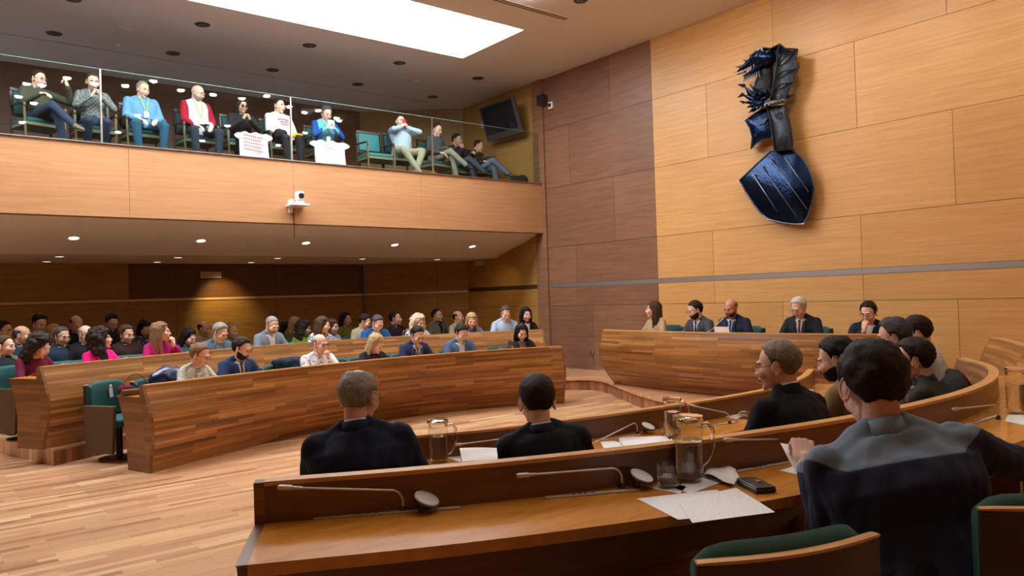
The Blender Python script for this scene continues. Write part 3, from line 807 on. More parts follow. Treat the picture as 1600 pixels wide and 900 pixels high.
# left tier (behind the second left bench) and right tier (under the near bench)
TZ = .17
def fitc(pts, deg, n=34, ext=(0, 0)):
    x = np.array([p[0] for p in pts]); y = np.array([p[1] for p in pts]); c = np.polyfit(x, y, deg)
    xs_ = np.linspace(x[0]-ext[0], x[-1]+ext[1], n); return [V((float(a), float(np.polyval(c, a)))) for a in xs_]
P2 = lambda pts, z: [az(x, y, z) for x, y in pts]
L2t = fitc(P2([(64.5, 572.5), (160, 564), (240, 556.5), (322, 548), (396, 541), (448, 537), (526, 532), (620, 527), (740, 519), (850, 515)], 1.03), 3)
L2B = [(1.10, 9.18), (1.62, 9.62), (2.3, 10.02), (3.1, 10.32), (4.1, 10.52), (5.2, 10.58), (6.3, 10.48), (7.3, 10.18), (8.2, 9.75)]
l2c = L2t; l2e = [p+q*.13 for p, q in zip(l2c, normals(l2c, -1))]
slab('floor_tier', [tuple(p) for p in l2e]+[(8.25, 9.85), (W, 9.9), (W, 14.2), (8.3, 15.72), (-4.3, 15.72), (-.3, 15.6), (.85, 10.4)], 0.001, TZ, M_FLOOR)
struct(wallstrip('trim_3', l2e, 0, TZ-.02, .012, M_RISER, -1))
R2T = [(.55, 2.62), (.9, 2.41), (1.31, 2.20), (1.73, 2.02), (2.13, 1.88), (2.61, 1.75), (3.23, 1.64), (3.88, 1.60), (4.4, 1.62), (4.97, 1.72), (5.6, 1.95), (6.1, 2.3)]
r2c = cr(R2T, 6); r2e = [p+q*.1 for p, q in zip(r2c, normals(r2c, 1))]
slab('floor_tier', [tuple(p) for p in r2e[::-1]]+[(.3, 2.3), (-.5, 1.0), (-1, -3.9), (W, -3.9), (W, 1.1), (6.3, 1.9)], 0.001, TZ, M_FLOOR)
# ---- walls
def panels(name, rows, place, back, mats, th=.018, gap=.006):
    """rows: (z0,z1,[(a0,a1,mat index)]) -> panelled wall, `place(a,z,d)` gives the point"""
    b = MB(); g = gap/2
    for z0, z1, segs in rows:
        for a0, a1, mi in segs:
            vs = [place(a, z, d) for d in (0, th) for a, z in ((a0+g, z0+g), (a1-g, z0+g), (a1-g, z1-g), (a0+g, z1-g))]
            b.add(vs, [(3, 2, 1, 0), (4, 5, 6, 7), (0, 1, 5, 4), (1, 2, 6, 5), (2, 3, 7, 6), (3, 0, 4, 7)], mi)
    for z0, z1, a0, a1 in back:
        vs = [place(a, z, d) for d in (-.15, .0005) for a, z in ((a0, z0), (a1, z0), (a1, z1), (a0, z1))]
        b.add(vs, [(3, 2, 1, 0), (4, 5, 6, 7), (0, 1, 5, 4), (1, 2, 6, 5), (2, 3, 7, 6), (3, 0, 4, 7)], len(mats)-1)
    o = b.build(name, mats, smooth=False); return struct(o)
pw = lambda a, z, d: (W-d, a, z)
Y0 = -4.0; S = 1.2
def seg(ys, m): return [(a, b_, m[i % len(m)]) for i, (a, b_) in enumerate(zip(ys, ys[1:]))]
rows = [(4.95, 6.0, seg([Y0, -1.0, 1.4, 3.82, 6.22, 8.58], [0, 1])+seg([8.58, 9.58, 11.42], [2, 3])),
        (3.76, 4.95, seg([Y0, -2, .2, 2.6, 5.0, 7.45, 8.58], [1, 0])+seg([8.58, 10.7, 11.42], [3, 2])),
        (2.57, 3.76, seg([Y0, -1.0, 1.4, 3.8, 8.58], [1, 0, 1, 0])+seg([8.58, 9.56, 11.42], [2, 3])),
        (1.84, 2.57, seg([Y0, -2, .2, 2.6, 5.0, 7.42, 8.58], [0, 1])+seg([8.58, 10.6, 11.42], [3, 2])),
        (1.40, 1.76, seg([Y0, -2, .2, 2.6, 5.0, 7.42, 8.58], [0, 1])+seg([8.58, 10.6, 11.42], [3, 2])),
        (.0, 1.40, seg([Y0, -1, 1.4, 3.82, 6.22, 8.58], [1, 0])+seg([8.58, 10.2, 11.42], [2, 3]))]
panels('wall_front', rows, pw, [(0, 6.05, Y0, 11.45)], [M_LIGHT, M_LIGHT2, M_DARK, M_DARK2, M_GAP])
b = MB(); b.box((W-.012, (Y0+11.42)/2, 1.80), (.02, 11.42-Y0, .078)); struct(b.build('trim_4', M_STRIP, smooth=False))
# side wall of the gallery and of the hall below it (10 cm nearer than the front wall's dark panels)
for (z0, z1, nm) in ((0, 2.9, 'wall_side'), (3.7, 6.0, 'wall_side_upper')):
    px = lambda a, z, d: (W-.02-d, a, z)
    rr = ([(0, 1.40, seg([11.74, 14.25], [0])), (1.40, 1.76, seg([11.74, 14.25], [0])), (1.84, 2.9, seg([11.74, 14.25], [0]))] if z0 == 0 else
          [(3.7, 4.95, seg([11.5, 14.25], [0])), (4.95, 6.0, seg([11.5, 14.25], [0]))])
    panels(nm, rr, px, [(z0, z1, 11.42, 14.25)], [M_OLIVE, M_GAP])
b = MB(); b.box((W-.03, 13.0, 1.80), (.02, 2.5, .07)); struct(b.build('trim_5', plain('bronze_strip', (.10, .06, .04), .5, .5), smooth=False))
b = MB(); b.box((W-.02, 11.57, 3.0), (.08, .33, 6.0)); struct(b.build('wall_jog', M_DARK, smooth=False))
# corner (chamfer) and back wall, both storeys
CA, CB = V((W, 14.2)), V((8.3, 15.7)); cd = (CB-CA); cl = cd.length; cd.normalize(); cn = V((-cd.y, cd.x)); cn = cn if cn.dot(V((-1, -1))) > 0 else -cn
pc = lambda a, z, d: (CA.x+cd.x*a+cn.x*d, CA.y+cd.y*a+cn.y*d, z)
panels('wall_corner', [(0, 1.2, seg([0, .75, 1.55, cl], [0])), (1.2, 1.74, seg([0, .75, 1.55, cl], [0])), (1.80, 3.0, seg([0, .75, 1.55, cl], [0])), (3.7, 4.9, seg([0, cl], [0])), (4.9, 6, seg([0, cl], [0]))], pc, [(0, 6, 0, cl)], [M_BACK, M_GAP])
b = MB(); b.prism([pc(0, 0, 0)[:2], pc(cl, 0, 0)[:2], pc(cl, 0, .022)[:2], pc(0, 0, .022)[:2]], 1.745, 1.795); struct(b.build('trim_6', plain('brass_strip', (.75, .55, .38), .5, .4), smooth=False))
pb = lambda a, z, d: (a, 15.7-d, z)
pb2 = lambda a, z, d: (a, 15.78-d, z)
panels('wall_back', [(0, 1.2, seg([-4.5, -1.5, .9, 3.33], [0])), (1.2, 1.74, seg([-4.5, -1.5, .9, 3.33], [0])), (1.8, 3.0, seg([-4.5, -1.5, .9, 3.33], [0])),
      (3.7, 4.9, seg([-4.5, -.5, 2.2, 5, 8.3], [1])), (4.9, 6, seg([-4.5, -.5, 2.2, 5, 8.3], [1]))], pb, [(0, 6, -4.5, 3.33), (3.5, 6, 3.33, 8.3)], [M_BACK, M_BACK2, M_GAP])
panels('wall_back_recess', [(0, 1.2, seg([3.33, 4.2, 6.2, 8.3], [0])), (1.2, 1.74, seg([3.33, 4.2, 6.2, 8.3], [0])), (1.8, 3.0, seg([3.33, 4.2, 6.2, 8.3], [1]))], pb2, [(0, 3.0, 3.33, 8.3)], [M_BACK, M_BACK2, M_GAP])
b = MB(); b.box((-.6, 15.675, 1.77), (7.86, .02, .05)); b.box((5.8, 15.755, 1.77), (5.0, .02, .05)); struct(b.build('trim_7', MATS['brass_strip'], smooth=False))
# walls behind and left of the camera
b = MB(); b.box((-4.6, 6, 3), (.2, 20.4, 6)); struct(b.build('wall_left', M_DARK, smooth=False))
b = MB(); b.box((2.9, -4.1, 3), (14.8, .2, 6)); struct(b.build('wall_rear', M_LIGHT2, smooth=False))
# ---- ceiling with the skylight opening
CZ = 6.0; sx0, sx1, sy0, sy1 = -2.6, 8.05, 9.42, 11.2
b = MB()
def cb(x0, x1, y0, y1): b.box(((x0+x1)/2, (y0+y1)/2, CZ+.1), (x1-x0, y1-y0, .2))
cb(-4.7, W+.3, -4.2, sy0); cb(-4.7, W+.3, sy1, 16.0); cb(-4.7, sx0, sy0, sy1); cb(sx1, W+.3, sy0, sy1)
struct(b.build('ceiling', M_CEIL, smooth=False))
b = MB(); b.box(((sx0+sx1)/2, (sy0+sy1)/2, CZ+.16), (sx1-sx0, sy1-sy0, .02)); o = b.build('window_1', emis('skylight_diffuser', (.93, .97, 1.0), 15), smooth=False); struct(o)
b = MB()
for x in (sx0, sx1): b.box((x, (sy0+sy1)/2, CZ+.075), (.03, sy1-sy0, .155))
for y in (sy0, sy1): b.box(((sx0+sx1)/2, y, CZ+.075), (sx1-sx0, .03, .155))
struct(b.build('window_frame', M_WHITE, o, smooth=False))
b = MB(); b.box((3.2, 14.12, CZ-.003), (12, .02, .006)); struct(b.build('trim_8', plain('reveal', (.5, .4, .34), .6), smooth=False))
# ---- gallery: slab, soffit with a sloping profile, parapet
B = 11.5; PZ0, PZ1 = 2.88, 3.89
prof = [(B+.12, 2.90), (B+.12, 3.80), (15.7, 3.80), (15.7, 2.47), (13.1, 2.47), (12.95, 2.53), (12.6, 2.62), (12.1, 2.74)]
poly_r = lambda x: [(x, y, z) for y, z in prof]
b = MB(); x1 = W-.03
def sof(x0, x1, yb0, yb1):
    r = []
    for x, yb in ((x0, yb0), (x1, yb1)): r.append([(x, min(y, yb), z) for y, z in prof])
    b.loft(r)
sof(-4.5, 8.28, 15.7, 15.7); sof(8.28, x1-.0, 15.66, 14.2)
M_SOFF = plain('soffit_paint', (.86, .82, .80), .85)
n_ = M_SOFF.node_tree.nodes; l_ = M_SOFF.node_tree.links; bs = n_['Principled BSDF']   # fine rows of perforations
tc = n_.new('ShaderNodeTexCoord'); sp = n_.new('ShaderNodeSeparateXYZ'); l_.new(tc.outputs['Object'], sp.inputs[0]); acc = []
for k in range(2):
    mu = n_.new('ShaderNodeMath'); mu.operation = 'MULTIPLY'; mu.inputs[1].default_value = 2*PI/.03; l_.new(sp.outputs[k], mu.inputs[0])
    si = n_.new('ShaderNodeMath'); si.operation = 'SINE'; l_.new(mu.outputs[0], si.inputs[0]); acc.append(si)
pr_ = n_.new('ShaderNodeMath'); pr_.operation = 'MULTIPLY'; l_.new(acc[0].outputs[0], pr_.inputs[0]); l_.new(acc[1].outputs[0], pr_.inputs[1])
gt = n_.new('ShaderNodeMath'); gt.operation = 'GREATER_THAN'; gt.inputs[1].default_value = .45; l_.new(pr_.outputs[0], gt.inputs[0])
mx = n_.new('ShaderNodeMix'); mx.data_type = 'RGBA'; mx.inputs[6].default_value = (.88, .84, .82, 1); mx.inputs[7].default_value = (.25, .22, .2, 1)
l_.new(gt.outputs[0], mx.inputs[0]); l_.new(mx.outputs[2], bs.inputs['Base Color'])
struct(b.build('ceiling_gallery_soffit', M_SOFF, smooth=False))
pp = lambda a, z, d: (a, B+.02-d, z)
panels('wall_parapet', [(PZ0, PZ1-.012, seg([-4.5, -2.3, .1, 2.48, 4.87, 7.26, 9.61, W-.03], [0, 0]))], pp, [(PZ0-.0, PZ1-.012, -4.5, W-.02)], [M_PAR, M_DARK], gap=.004)
b = MB(); b.box(((W-4.5)/2-.01, B+.06, PZ1-.002), (W+4.45, .16, .016)); struct(b.build('trim_9', M_METAL, smooth=False))
b = MB(); b.box((3, 12.5, 3.83), (14.3, 1.76, .05)); struct(b.build('floor_gallery', plain('gallery_carpet', (.02, .018, .018), .9), smooth=False))
# glass balustrade: panes between steel posts
GL = clear('balustrade_glass', ior=1.5, tint=(.93, .97, .96))
xs = [-.6, 2.16, 4.88, 7.56, W-.04]
root = empty('glass_balustrade', 'clear glass balustrade with thin steel joints along the gallery edge', 'railing', (0, B+.05, PZ1))
for i, (a, c) in enumerate(zip(xs, xs[1:])):
    b = MB(); b.box(((a+c)/2, 0, .52), (c-a-.03, .014, 1.02)); b.build('glass_pane', GL, root, smooth=False)
    b = MB(); b.box(((a+c)/2, 0, 1.033), (c-a-.03, .016, .006)); b.build('top_edge', plain('glass_edge', (.18, .26, .26), .15), root, smooth=False)
for x in xs[1:]:
    b = MB(); b.box((x, 0, .515), (.022, .03, 1.03)); b.build('post', M_METAL, root, smooth=False)
# ---- recessed lamps
def lampd(x, y, z, on, r=.085, label=None, group=None, nm='ceiling_downlight', tilt=0):
    if on: mt = LON if on == 1 else LSOF
    else: mt = LOFF
    k = (on, round(r, 3), round(tilt, 2))
    b = MB(); R_ = rotm(tilt)
    b.lathe([(r*.86, -.002), (r*1.12, -.004), (r*1.16, -.001), (r*1.16, .004), (r*.86, .004)], n=28, rot=R_)
    t = empty(nm, label, 'lamp', (x, y, z), 0, group); b.build('rim', M_WHITE if on else M_DMET, t)
    c = MB()
    if on: c.lathe([(.001, -.003), (r*.5, -.004), (r*.86, -.001), (r*.86, .002), (.001, .002)], n=28, rot=R_)
    if on == 1: c.ell((0, 0, -.002), (r*.84, r*.84, r*.5), nu=20, nv=10)
    if not on:
        for q in range(3): c.ell((r*.42*math.cos(q*2.09+.4), r*.42*math.sin(q*2.09+.4), -.004), (r*.3, r*.3, .006), nu=10, nv=6)
        c.lathe([(.001, -.001), (r*.86, -.001), (r*.86, .004), (.001, .004)], n=28)
    c.build('lens', mt, t); return t
LON = emis('lamp_lit', (1, .96, .9), 110); LSOF = emis('lamp_soft', (1, .95, .78), 1.5); LOFF = plain('lamp_off', (.28, .25, .23), .25, .6)
gx = [1.93, 3.70, 5.46, 7.22, 9.02]; od = ['first', 'second', 'third', 'fourth', 'fifth']
for i, x in enumerate(gx):
    lampd(x, 12.05, CZ-.002, 0, .1, f'unlit round ceiling lamp nearer the skylight, {od[i]} from the left in its row')
    lampd(x, 13.7, CZ-.002, 0, .1, f'unlit round ceiling lamp above the gallery seats, {od[i]} from the left in its row')
    sl = math.atan2(.38, 1.6)
    lampd(x*1.0, 12.42, 2.655, 2, .095, f'glowing round downlight in the gallery soffit front row, {od[i]} from the left', tilt=-.27)
    lampd(x, 13.72, 2.468, 2, .085, f'downlight in the low soffit middle row, {od[i]} from the left')
    if i < 3: lampd(x, 15.1, 2.468, 2, .085, f'downlight in the low soffit rear row, {od[i]} from the left')
lampd(7.96, 8.01, CZ-.002, 0, .09, 'round ceiling lamp at the top edge beside the air slot, right of the skylight')
lampd(7.2, 8.3, CZ-.002, 1, .08, 'bright round ceiling lamp at the very top edge, left of the unlit one')
lit = [(2.15, 6.15), (2.96, 6.77), (3.46, 6.93), (4.43, 7.17), (5.06, 7.17), (5.65, 7.19), (3.83, 7.53), (2.47, 6.91), (1.91, 6.10), (1.89, 5.02), (6.01, 7.65), (6.74, 7.06), (7.24, 6.76), (7.42, 7.08), (8.15, 6.22), (8.25, 6.43)]
for x, y in lit: lampd(x, y, CZ-.002, 1, .085, 'lit round ceiling lamp mirrored as a bright spot in the gallery glass', 'lit lamps mirrored in the glass')
for x, y, w in ((2.8, 12.85, .12), (8.1, 12.9, .12)):
    b = MB(); b.lathe([(w, 0), (w, -.01), (w*.8, -.018), (w*.75, -.008), (w*.5, -.02), (w*.3, -.012), (.001, -.02)], (x, y, CZ)); tag(b.build('ceiling_speaker', M_CEIL), 'flush round ceiling grille between the lamp rows at the '+('left' if x < 5 else 'right'), 'speaker')
for p, z, wh in (((183, 71), CZ, 'left'), ((619, 145), CZ, 'right')):
    q = az(*p, CZ-.02); b = MB(); b.lathe([(.05, 0), (.05, -.02), (.03, -.045), (.001, -.05)], (q.x, q.y, CZ)); tag(b.build('smoke_detector', M_WHITE), f'small white smoke detector on the ceiling above the gallery, {wh}', 'smoke detector')
b = MB(); b.lathe([(.05, 0), (.05, -.02), (.03, -.045), (.001, -.05)], (5.6, 14.6, 2.47)); tag(b.build('smoke_detector', M_WHITE), 'small white smoke detector under the low soffit', 'smoke detector')
# air slot
t = empty('air_slot', 'long thin double slot air vent in the ceiling near the top edge', 'vent', (6.9, 8.69, CZ))
for k in range(2):
    b = MB(); b.box((0, -.04+k*.06, -.004), (2.8, .022, .008)); b.build('slot', M_GAP, t, smooth=False)
b = MB(); b.box((0, -.01, -.002), (2.86, .13, .004)); b.build('frame', M_CEIL, t, smooth=False)
# wall bits
b = MB(); b.box((4.86, 15.735, 2.25), (.42, .05, .13)); o = b.build('exit_sign', plain('sign_grey', (.62, .56, .52), .5), smooth=False); bevel(o, .008); tag(o, 'blank pale rectangular sign box high on the dark back wall', 'sign')
q = ax(750, 411, W-.04); b = MB(); b.box((q.x-.01, q.y, q.z), (.04, .3, .1)); o = b.build('exit_sign', MATS['sign_grey'], smooth=False); bevel(o, .008); tag(o, 'small pale sign box on the side wall under the gallery', 'sign')
q = ax(925, 551, W-.03); b = MB(); b.lathe([(.045, 0), (.045, .012), (.02, .02), (.018, .05), (.03, .06), (.001, .066)], (q.x+.01, q.y, q.z), rot=rotm(0, -PI/2)); tag(b.build('wall_socket', M_METAL), 'small round metal wall fitting low on the dark panelling left of the presidium desk', 'fitting')
# white surveillance camera box by the gallery corner
q = ax(861, 165, W-.05); t = empty('security_camera', 'small white square camera on the dark front wall beside the screen', 'camera', (W-.02, q.y, q.z))
b = MB(); b.box((-.035, 0, 0), (.07, .13, .14)); o = b.build('housing', M_WHITE, t, smooth=False); bevel(o, .02, 3)
b = MB(); b.box((-.072, 0, .005), (.006, .085, .07)); o = b.build('lens', M_BLACK, t, smooth=False); bevel(o, .004)
# television tilted down from the wall
t = empty('television', 'dark flat television tilted down on a bracket at the gallery corner', 'television')
p = [ax(757, 162, 9.85), ax(812, 142, 9.80)]
cy = 12.32; t.location = (9.78, cy, 5.32); t.rotation_euler = (0, 0, 0)
Rt = rotm(0, -.30, 0)
b = MB(); b.box(Rt @ V((0, 0, 0)), (.07, 1.16, .74), Rt); o = b.build('frame', plain('tv_grey', (.05, .047, .045), .4), t, smooth=False); bevel(o, .012)
b = MB(); b.box(Rt @ V((-.037, 0, .04)), (.006, 1.02, .58), Rt); b.build('screen', plain('screen', (.012, .012, .016), .12), t, smooth=False)
b = MB(); b.box(Rt @ V((.08, 0, .02)), (.10, .5, .4), Rt); b.cap((.12, 0, .05), (.38, 0, .15), .025, .025); b.box((.39, 0, .15), (.03, .2, .25)); o = b.build('bracket', M_DMET, t)
# little speakers either side of it
for (x, y, z, wh) in ((9.95, 13.05, 5.42, 'left'), (10.08, 11.35, 5.55, 'right')):
    b = MB(); b.box((x, y, z), (.12, .16, .2)); b.cap((x, y, z), (W-.03, y, z), .02, .02); tag(b.build('loudspeaker', M_DMET if wh == 'right' else M_WHITE, smooth=False), f'small wall loudspeaker {wh} of the tilted television', 'speaker')
# pan-tilt camera on the parapet
q = ay(461, 322, B-.02)
t = empty('video_camera', 'white pan tilt video camera on a shelf bracket fixed to the parapet', 'camera', (q.x, B, q.z))
b = MB(); b.box((0, -.13, 0), (.30, .25, .03)); b.box((-.07, -.01, -.05), (.07, .03, .12)); b.box((-.11, -.12, .05), (.05, .12, .07)); o = b.build('bracket', M_WHITE, t, smooth=False); bevel(o, .006)
b = MB(); b.lathe([(.075, .015), (.08, .05), (.07, .06), (.001, .06)], (.03, -.13, 0)); b.build('base', M_WHITE, t)
b = MB(); b.box((.03, -.13, .145), (.12, .13, .15)); o = b.build('head', M_WHITE, t, smooth=False); bevel(o, .03, 3)
b = MB(); b.lathe([(.001, 0), (.042, 0), (.045, .03), (.03, .035), (.001, .03)], (.03, -.185, .145), rot=rotm(PI/2)); b.build('lens', M_BLACK, t)
b = MB(); b.tube([(-.02, -.02, -.03), (-.03, -.012, -.15), (-.02, -.01, -.3), (-.02, -.01, -.52)], .006, 6); b.build('cable', M_BLACK, t)
# ================================================================ BENCHES
def bench(label, top, base, zf, ztop, dk, side, depth=.46, n=40, barrel=0, name='curved_bench', joints=()):
    """curved bench desk. side=+1/-1 : which side of the curve the sitters are on"""
    T_ = resample(top, n); B_ = resample(base, n); NN = normals(T_, side); root = empty(name, label, 'desk', (T_[n//2].x, T_[n//2].y, zf)); iv = V((T_[n//2].x, T_[n//2].y, zf))
    h = ztop-zf
    def prof_pt(i, f):     # f 0 top .. 1 bottom, front surface
        p = T_[i].lerp(B_[i], f); bulge = (.10*math.sin(PI*min(1, f*1.05))**1.2 if not barrel else barrel*math.sin(PI*f)); q = p-NN[i]*bulge
        return V((q.x, q.y, ztop-h*f*(1 if zf < .01 else 1)))-iv
    m = 12; b = MB()
    rings = []
    for i in range(n):
        out = [prof_pt(i, k/m) for k in range(m+1)]
        bk = [p+V((NN[i].x, NN[i].y, 0))*.03 for p in reversed(out)]
        rings.append(out+bk)
    b.loft(rings, uvs=True); b.build('front_panel', M_PLANK, root, ang=30)
    # upstand lining + top rim
    b = MB(); r2 = []
    for i in range(n):
        q = T_[i]; o_ = NN[i]
        def pt(d, z): return V((q.x+o_.x*d, q.y+o_.y*d, z))-iv
        r2.append([pt(.028, zf+dk-.02), pt(.048, zf+dk-.02), pt(.046, ztop-.012), pt(.028, ztop-.012)])
    b.loft(r2); b.build('upstand', M_DESKD, root, ang=30)
    b = MB(); b.loft([[V((T_[i].x+NN[i].x*d, T_[i].y+NN[i].y*d, z))-iv for d, z in ((-.004, ztop-.012), (.05, ztop-.012), (.05, ztop+.002), (-.004, ztop+.002))] for i in range(n)]); b.build('top_rim', M_RIM, root, ang=30)
    b = MB(); zt = zf+dk
    b.loft([[V((T_[i].x+NN[i].x*d, T_[i].y+NN[i].y*d, z))-iv for d, z in ((.045, zt-.035), (depth, zt-.035), (depth, zt), (.045, zt))] for i in range(n)]); o = b.build('desktop', M_DESK, root, ang=30)
    b = MB(); b.loft([[V((T_[i].x+NN[i].x*d, T_[i].y+NN[i].y*d, z))-iv for d, z in ((depth-.10, zt-.15), (depth-.08, zt-.15), (depth-.02, zt-.036), (depth-.05, zt-.036))] for i in range(n)]); b.build('apron', M_DESKD, root, ang=30)
    for e in (0, n-1):
        sg = 1 if e == 0 else -1; tn = (T_[1]-T_[0]).normalized() if e == 0 else (T_[-2]-T_[-1]).normalized(); NE = NN[e]
        fr = [prof_pt(e, k/m) for k in range(m+1)]
        rear = []
        for k in range(m+1):
            f = k/m; z = ztop-iv.z-h*f; zz = h*(1-f)
            d = depth*(.74+.26*max(0, (zz/dk-.35)/.65)**1.5+.04*math.cos(PI*zz/dk)) if zz < dk else depth
            b0 = T_[e].lerp(B_[e], f); rear.append((V((b0.x+NE.x*d, b0.y+NE.y*d, 0)), zz))
        poly = [p for p in fr]
        poly[0] = poly[0]
        up = [V((fr[0].x+NE.x*.05, fr[0].y+NE.y*.05, fr[0].z)), V((fr[0].x+NE.x*.05, fr[0].y+NE.y*.05, dk))]
        bk = [V((r.x-iv.x, r.y-iv.y, zz)) for r, zz in rear if zz <= dk]; bk = [V((T_[e].x+NE.x*depth-iv.x, T_[e].y+NE.y*depth-iv.y, dk))]+bk
        full = fr[::-1]+up+bk
        b = MB(); k = len(full); off = V((tn.x, tn.y, 0))*-.032
        uvf = lambda v: ((V((v.x, v.y))-V((fr[0].x, fr[0].y))).dot(NE), v.z)
        vs = full+[v+off for v in full]; fs = [tuple(range(k)), tuple(range(k, 2*k))[::-1]]+[(i, (i+1) % k, k+(i+1) % k, k+i) for i in range(k)]
        uvs = [tuple(uvf(vs[i]) for i in f) for f in fs[:2]]+[tuple((j*.03, vs[i].z) for j, i in enumerate(f)) for f in fs[2:]]
        b.add(vs, fs, 0, uvs); b.build('end_panel', M_PLANKH, root, smooth=False)
    for i in joints:
        i = int(i*n); p = T_[i]; b = MB(); q = NN[i]; a = math.atan2(q.y, q.x)
        b.box(V((p.x+q.x*(depth*.5+.04), p.y+q.y*(depth*.5+.04), zf+(dk-.04)/2))-iv, (depth*.6, .03, dk-.04), Matrix.Rotation(a, 3, 'Z')); b.build('support', M_DESKD, root, smooth=False)
    r = NS(); r.T = T_; r.N = NN; r.zt = zt; r.zf = zf; r.root = root; r.depth = depth; r.ztop = ztop
    return r
L1t = fitc(P2([(226, 601.5), (310, 592), (400, 582), (500, 570), (600, 560), (700, 552), (800, 545), (876, 540.5)], .855), 3, ext=(0.0, .0))
L1b = fitc([(1.86, 7.98), (3.1, 8.57), (3.46, 8.73), (4.94, 9.06), (5.68, 9.02), (7.02, 8.64), (7.6, 8.32)], 3)
BL1 = bench('long curved plank-fronted bench, front row of the left side, nearest the open floor', L1t, L1b, 0, .855, .735, 1, depth=.48)
L2b = [p+q*-.02 for p, q in zip(L2t, normals(L2t, 1))]
BL2 = bench('long curved plank-fronted bench on the raised step, second row of the left side', L2t, L2b, TZ, 1.03, .735, 1, depth=.48)
R1t = cr([(1.66, 3.81), (2.08, 3.59), (2.5, 3.42), (3.1, 3.29), (3.7, 3.21), (4.3, 3.16), (5.0, 3.18), (5.7, 3.36), (6.3, 3.62)], 6)
R1b = [p+q*.03 for p, q in zip(R1t, normals(R1t, 1))]
BR1 = bench('curved wooden bench desk in front of the two dark-suited men seen from behind', R1t, R1b, 0, .87, .74, -1, depth=.44, joints=(.3, .6))
R2t = cr([(.9, 2.41), (1.31, 2.20), (1.73, 2.02), (2.13, 1.88), (2.61, 1.75), (3.23, 1.64), (3.88, 1.60), (4.4, 1.62), (4.97, 1.72), (5.6, 1.95), (6.1, 2.3)], 6)
R2b = [p+q*.03 for p, q in zip(R2t, normals(R2t, 1))]
BR2 = bench('nearest curved wooden bench desk with glossy orange top in the foreground', R2t, R2b, TZ, 1.04, .74, -1, depth=.43, joints=(.3, .55, .8))
PT = fitc([(p[1], p[0]) for p in [(8.33, 8.12), (8.19, 7.27), (8.18, 6.15), (8.18, 5.2), (8.30, 4.5), (8.42, 3.95)]][::-1], 2)
PT = [V((p.y, p.x)) for p in PT]
PBs = fitc([(p[1], p[0]) for p in [(8.66, 8.2), (8.47, 7.54), (8.42, 6.59), (8.46, 5.84), (8.6, 4.6), (8.72, 3.95)]][::-1], 2)
PBs = [V((p.y, p.x)) for p in PBs]
BP = bench('long barrel-fronted presidium desk of stacked wooden strips on the low dais', PT, PBs, .2, 1.06, .76, -1, depth=.6, barrel=.16, name='presidium_desk')
TQ = [V((8.22, 2.80)), V((7.85, 2.55)), V((7.3, 2.26)), V((6.9, 2.05))]
# lectern-like bench at the right edge
TQb = [p+V((.18, -.3)) for p in TQ]
BT = bench('slanting plank-fronted desk end at the far right beyond the bench', cr(TQ, 3), cr([p+V((.12, .14)) for p in TQ], 3), 0.2, 1.06, .74, 1, depth=.4, barrel=.1, name='side_desk', n=12)
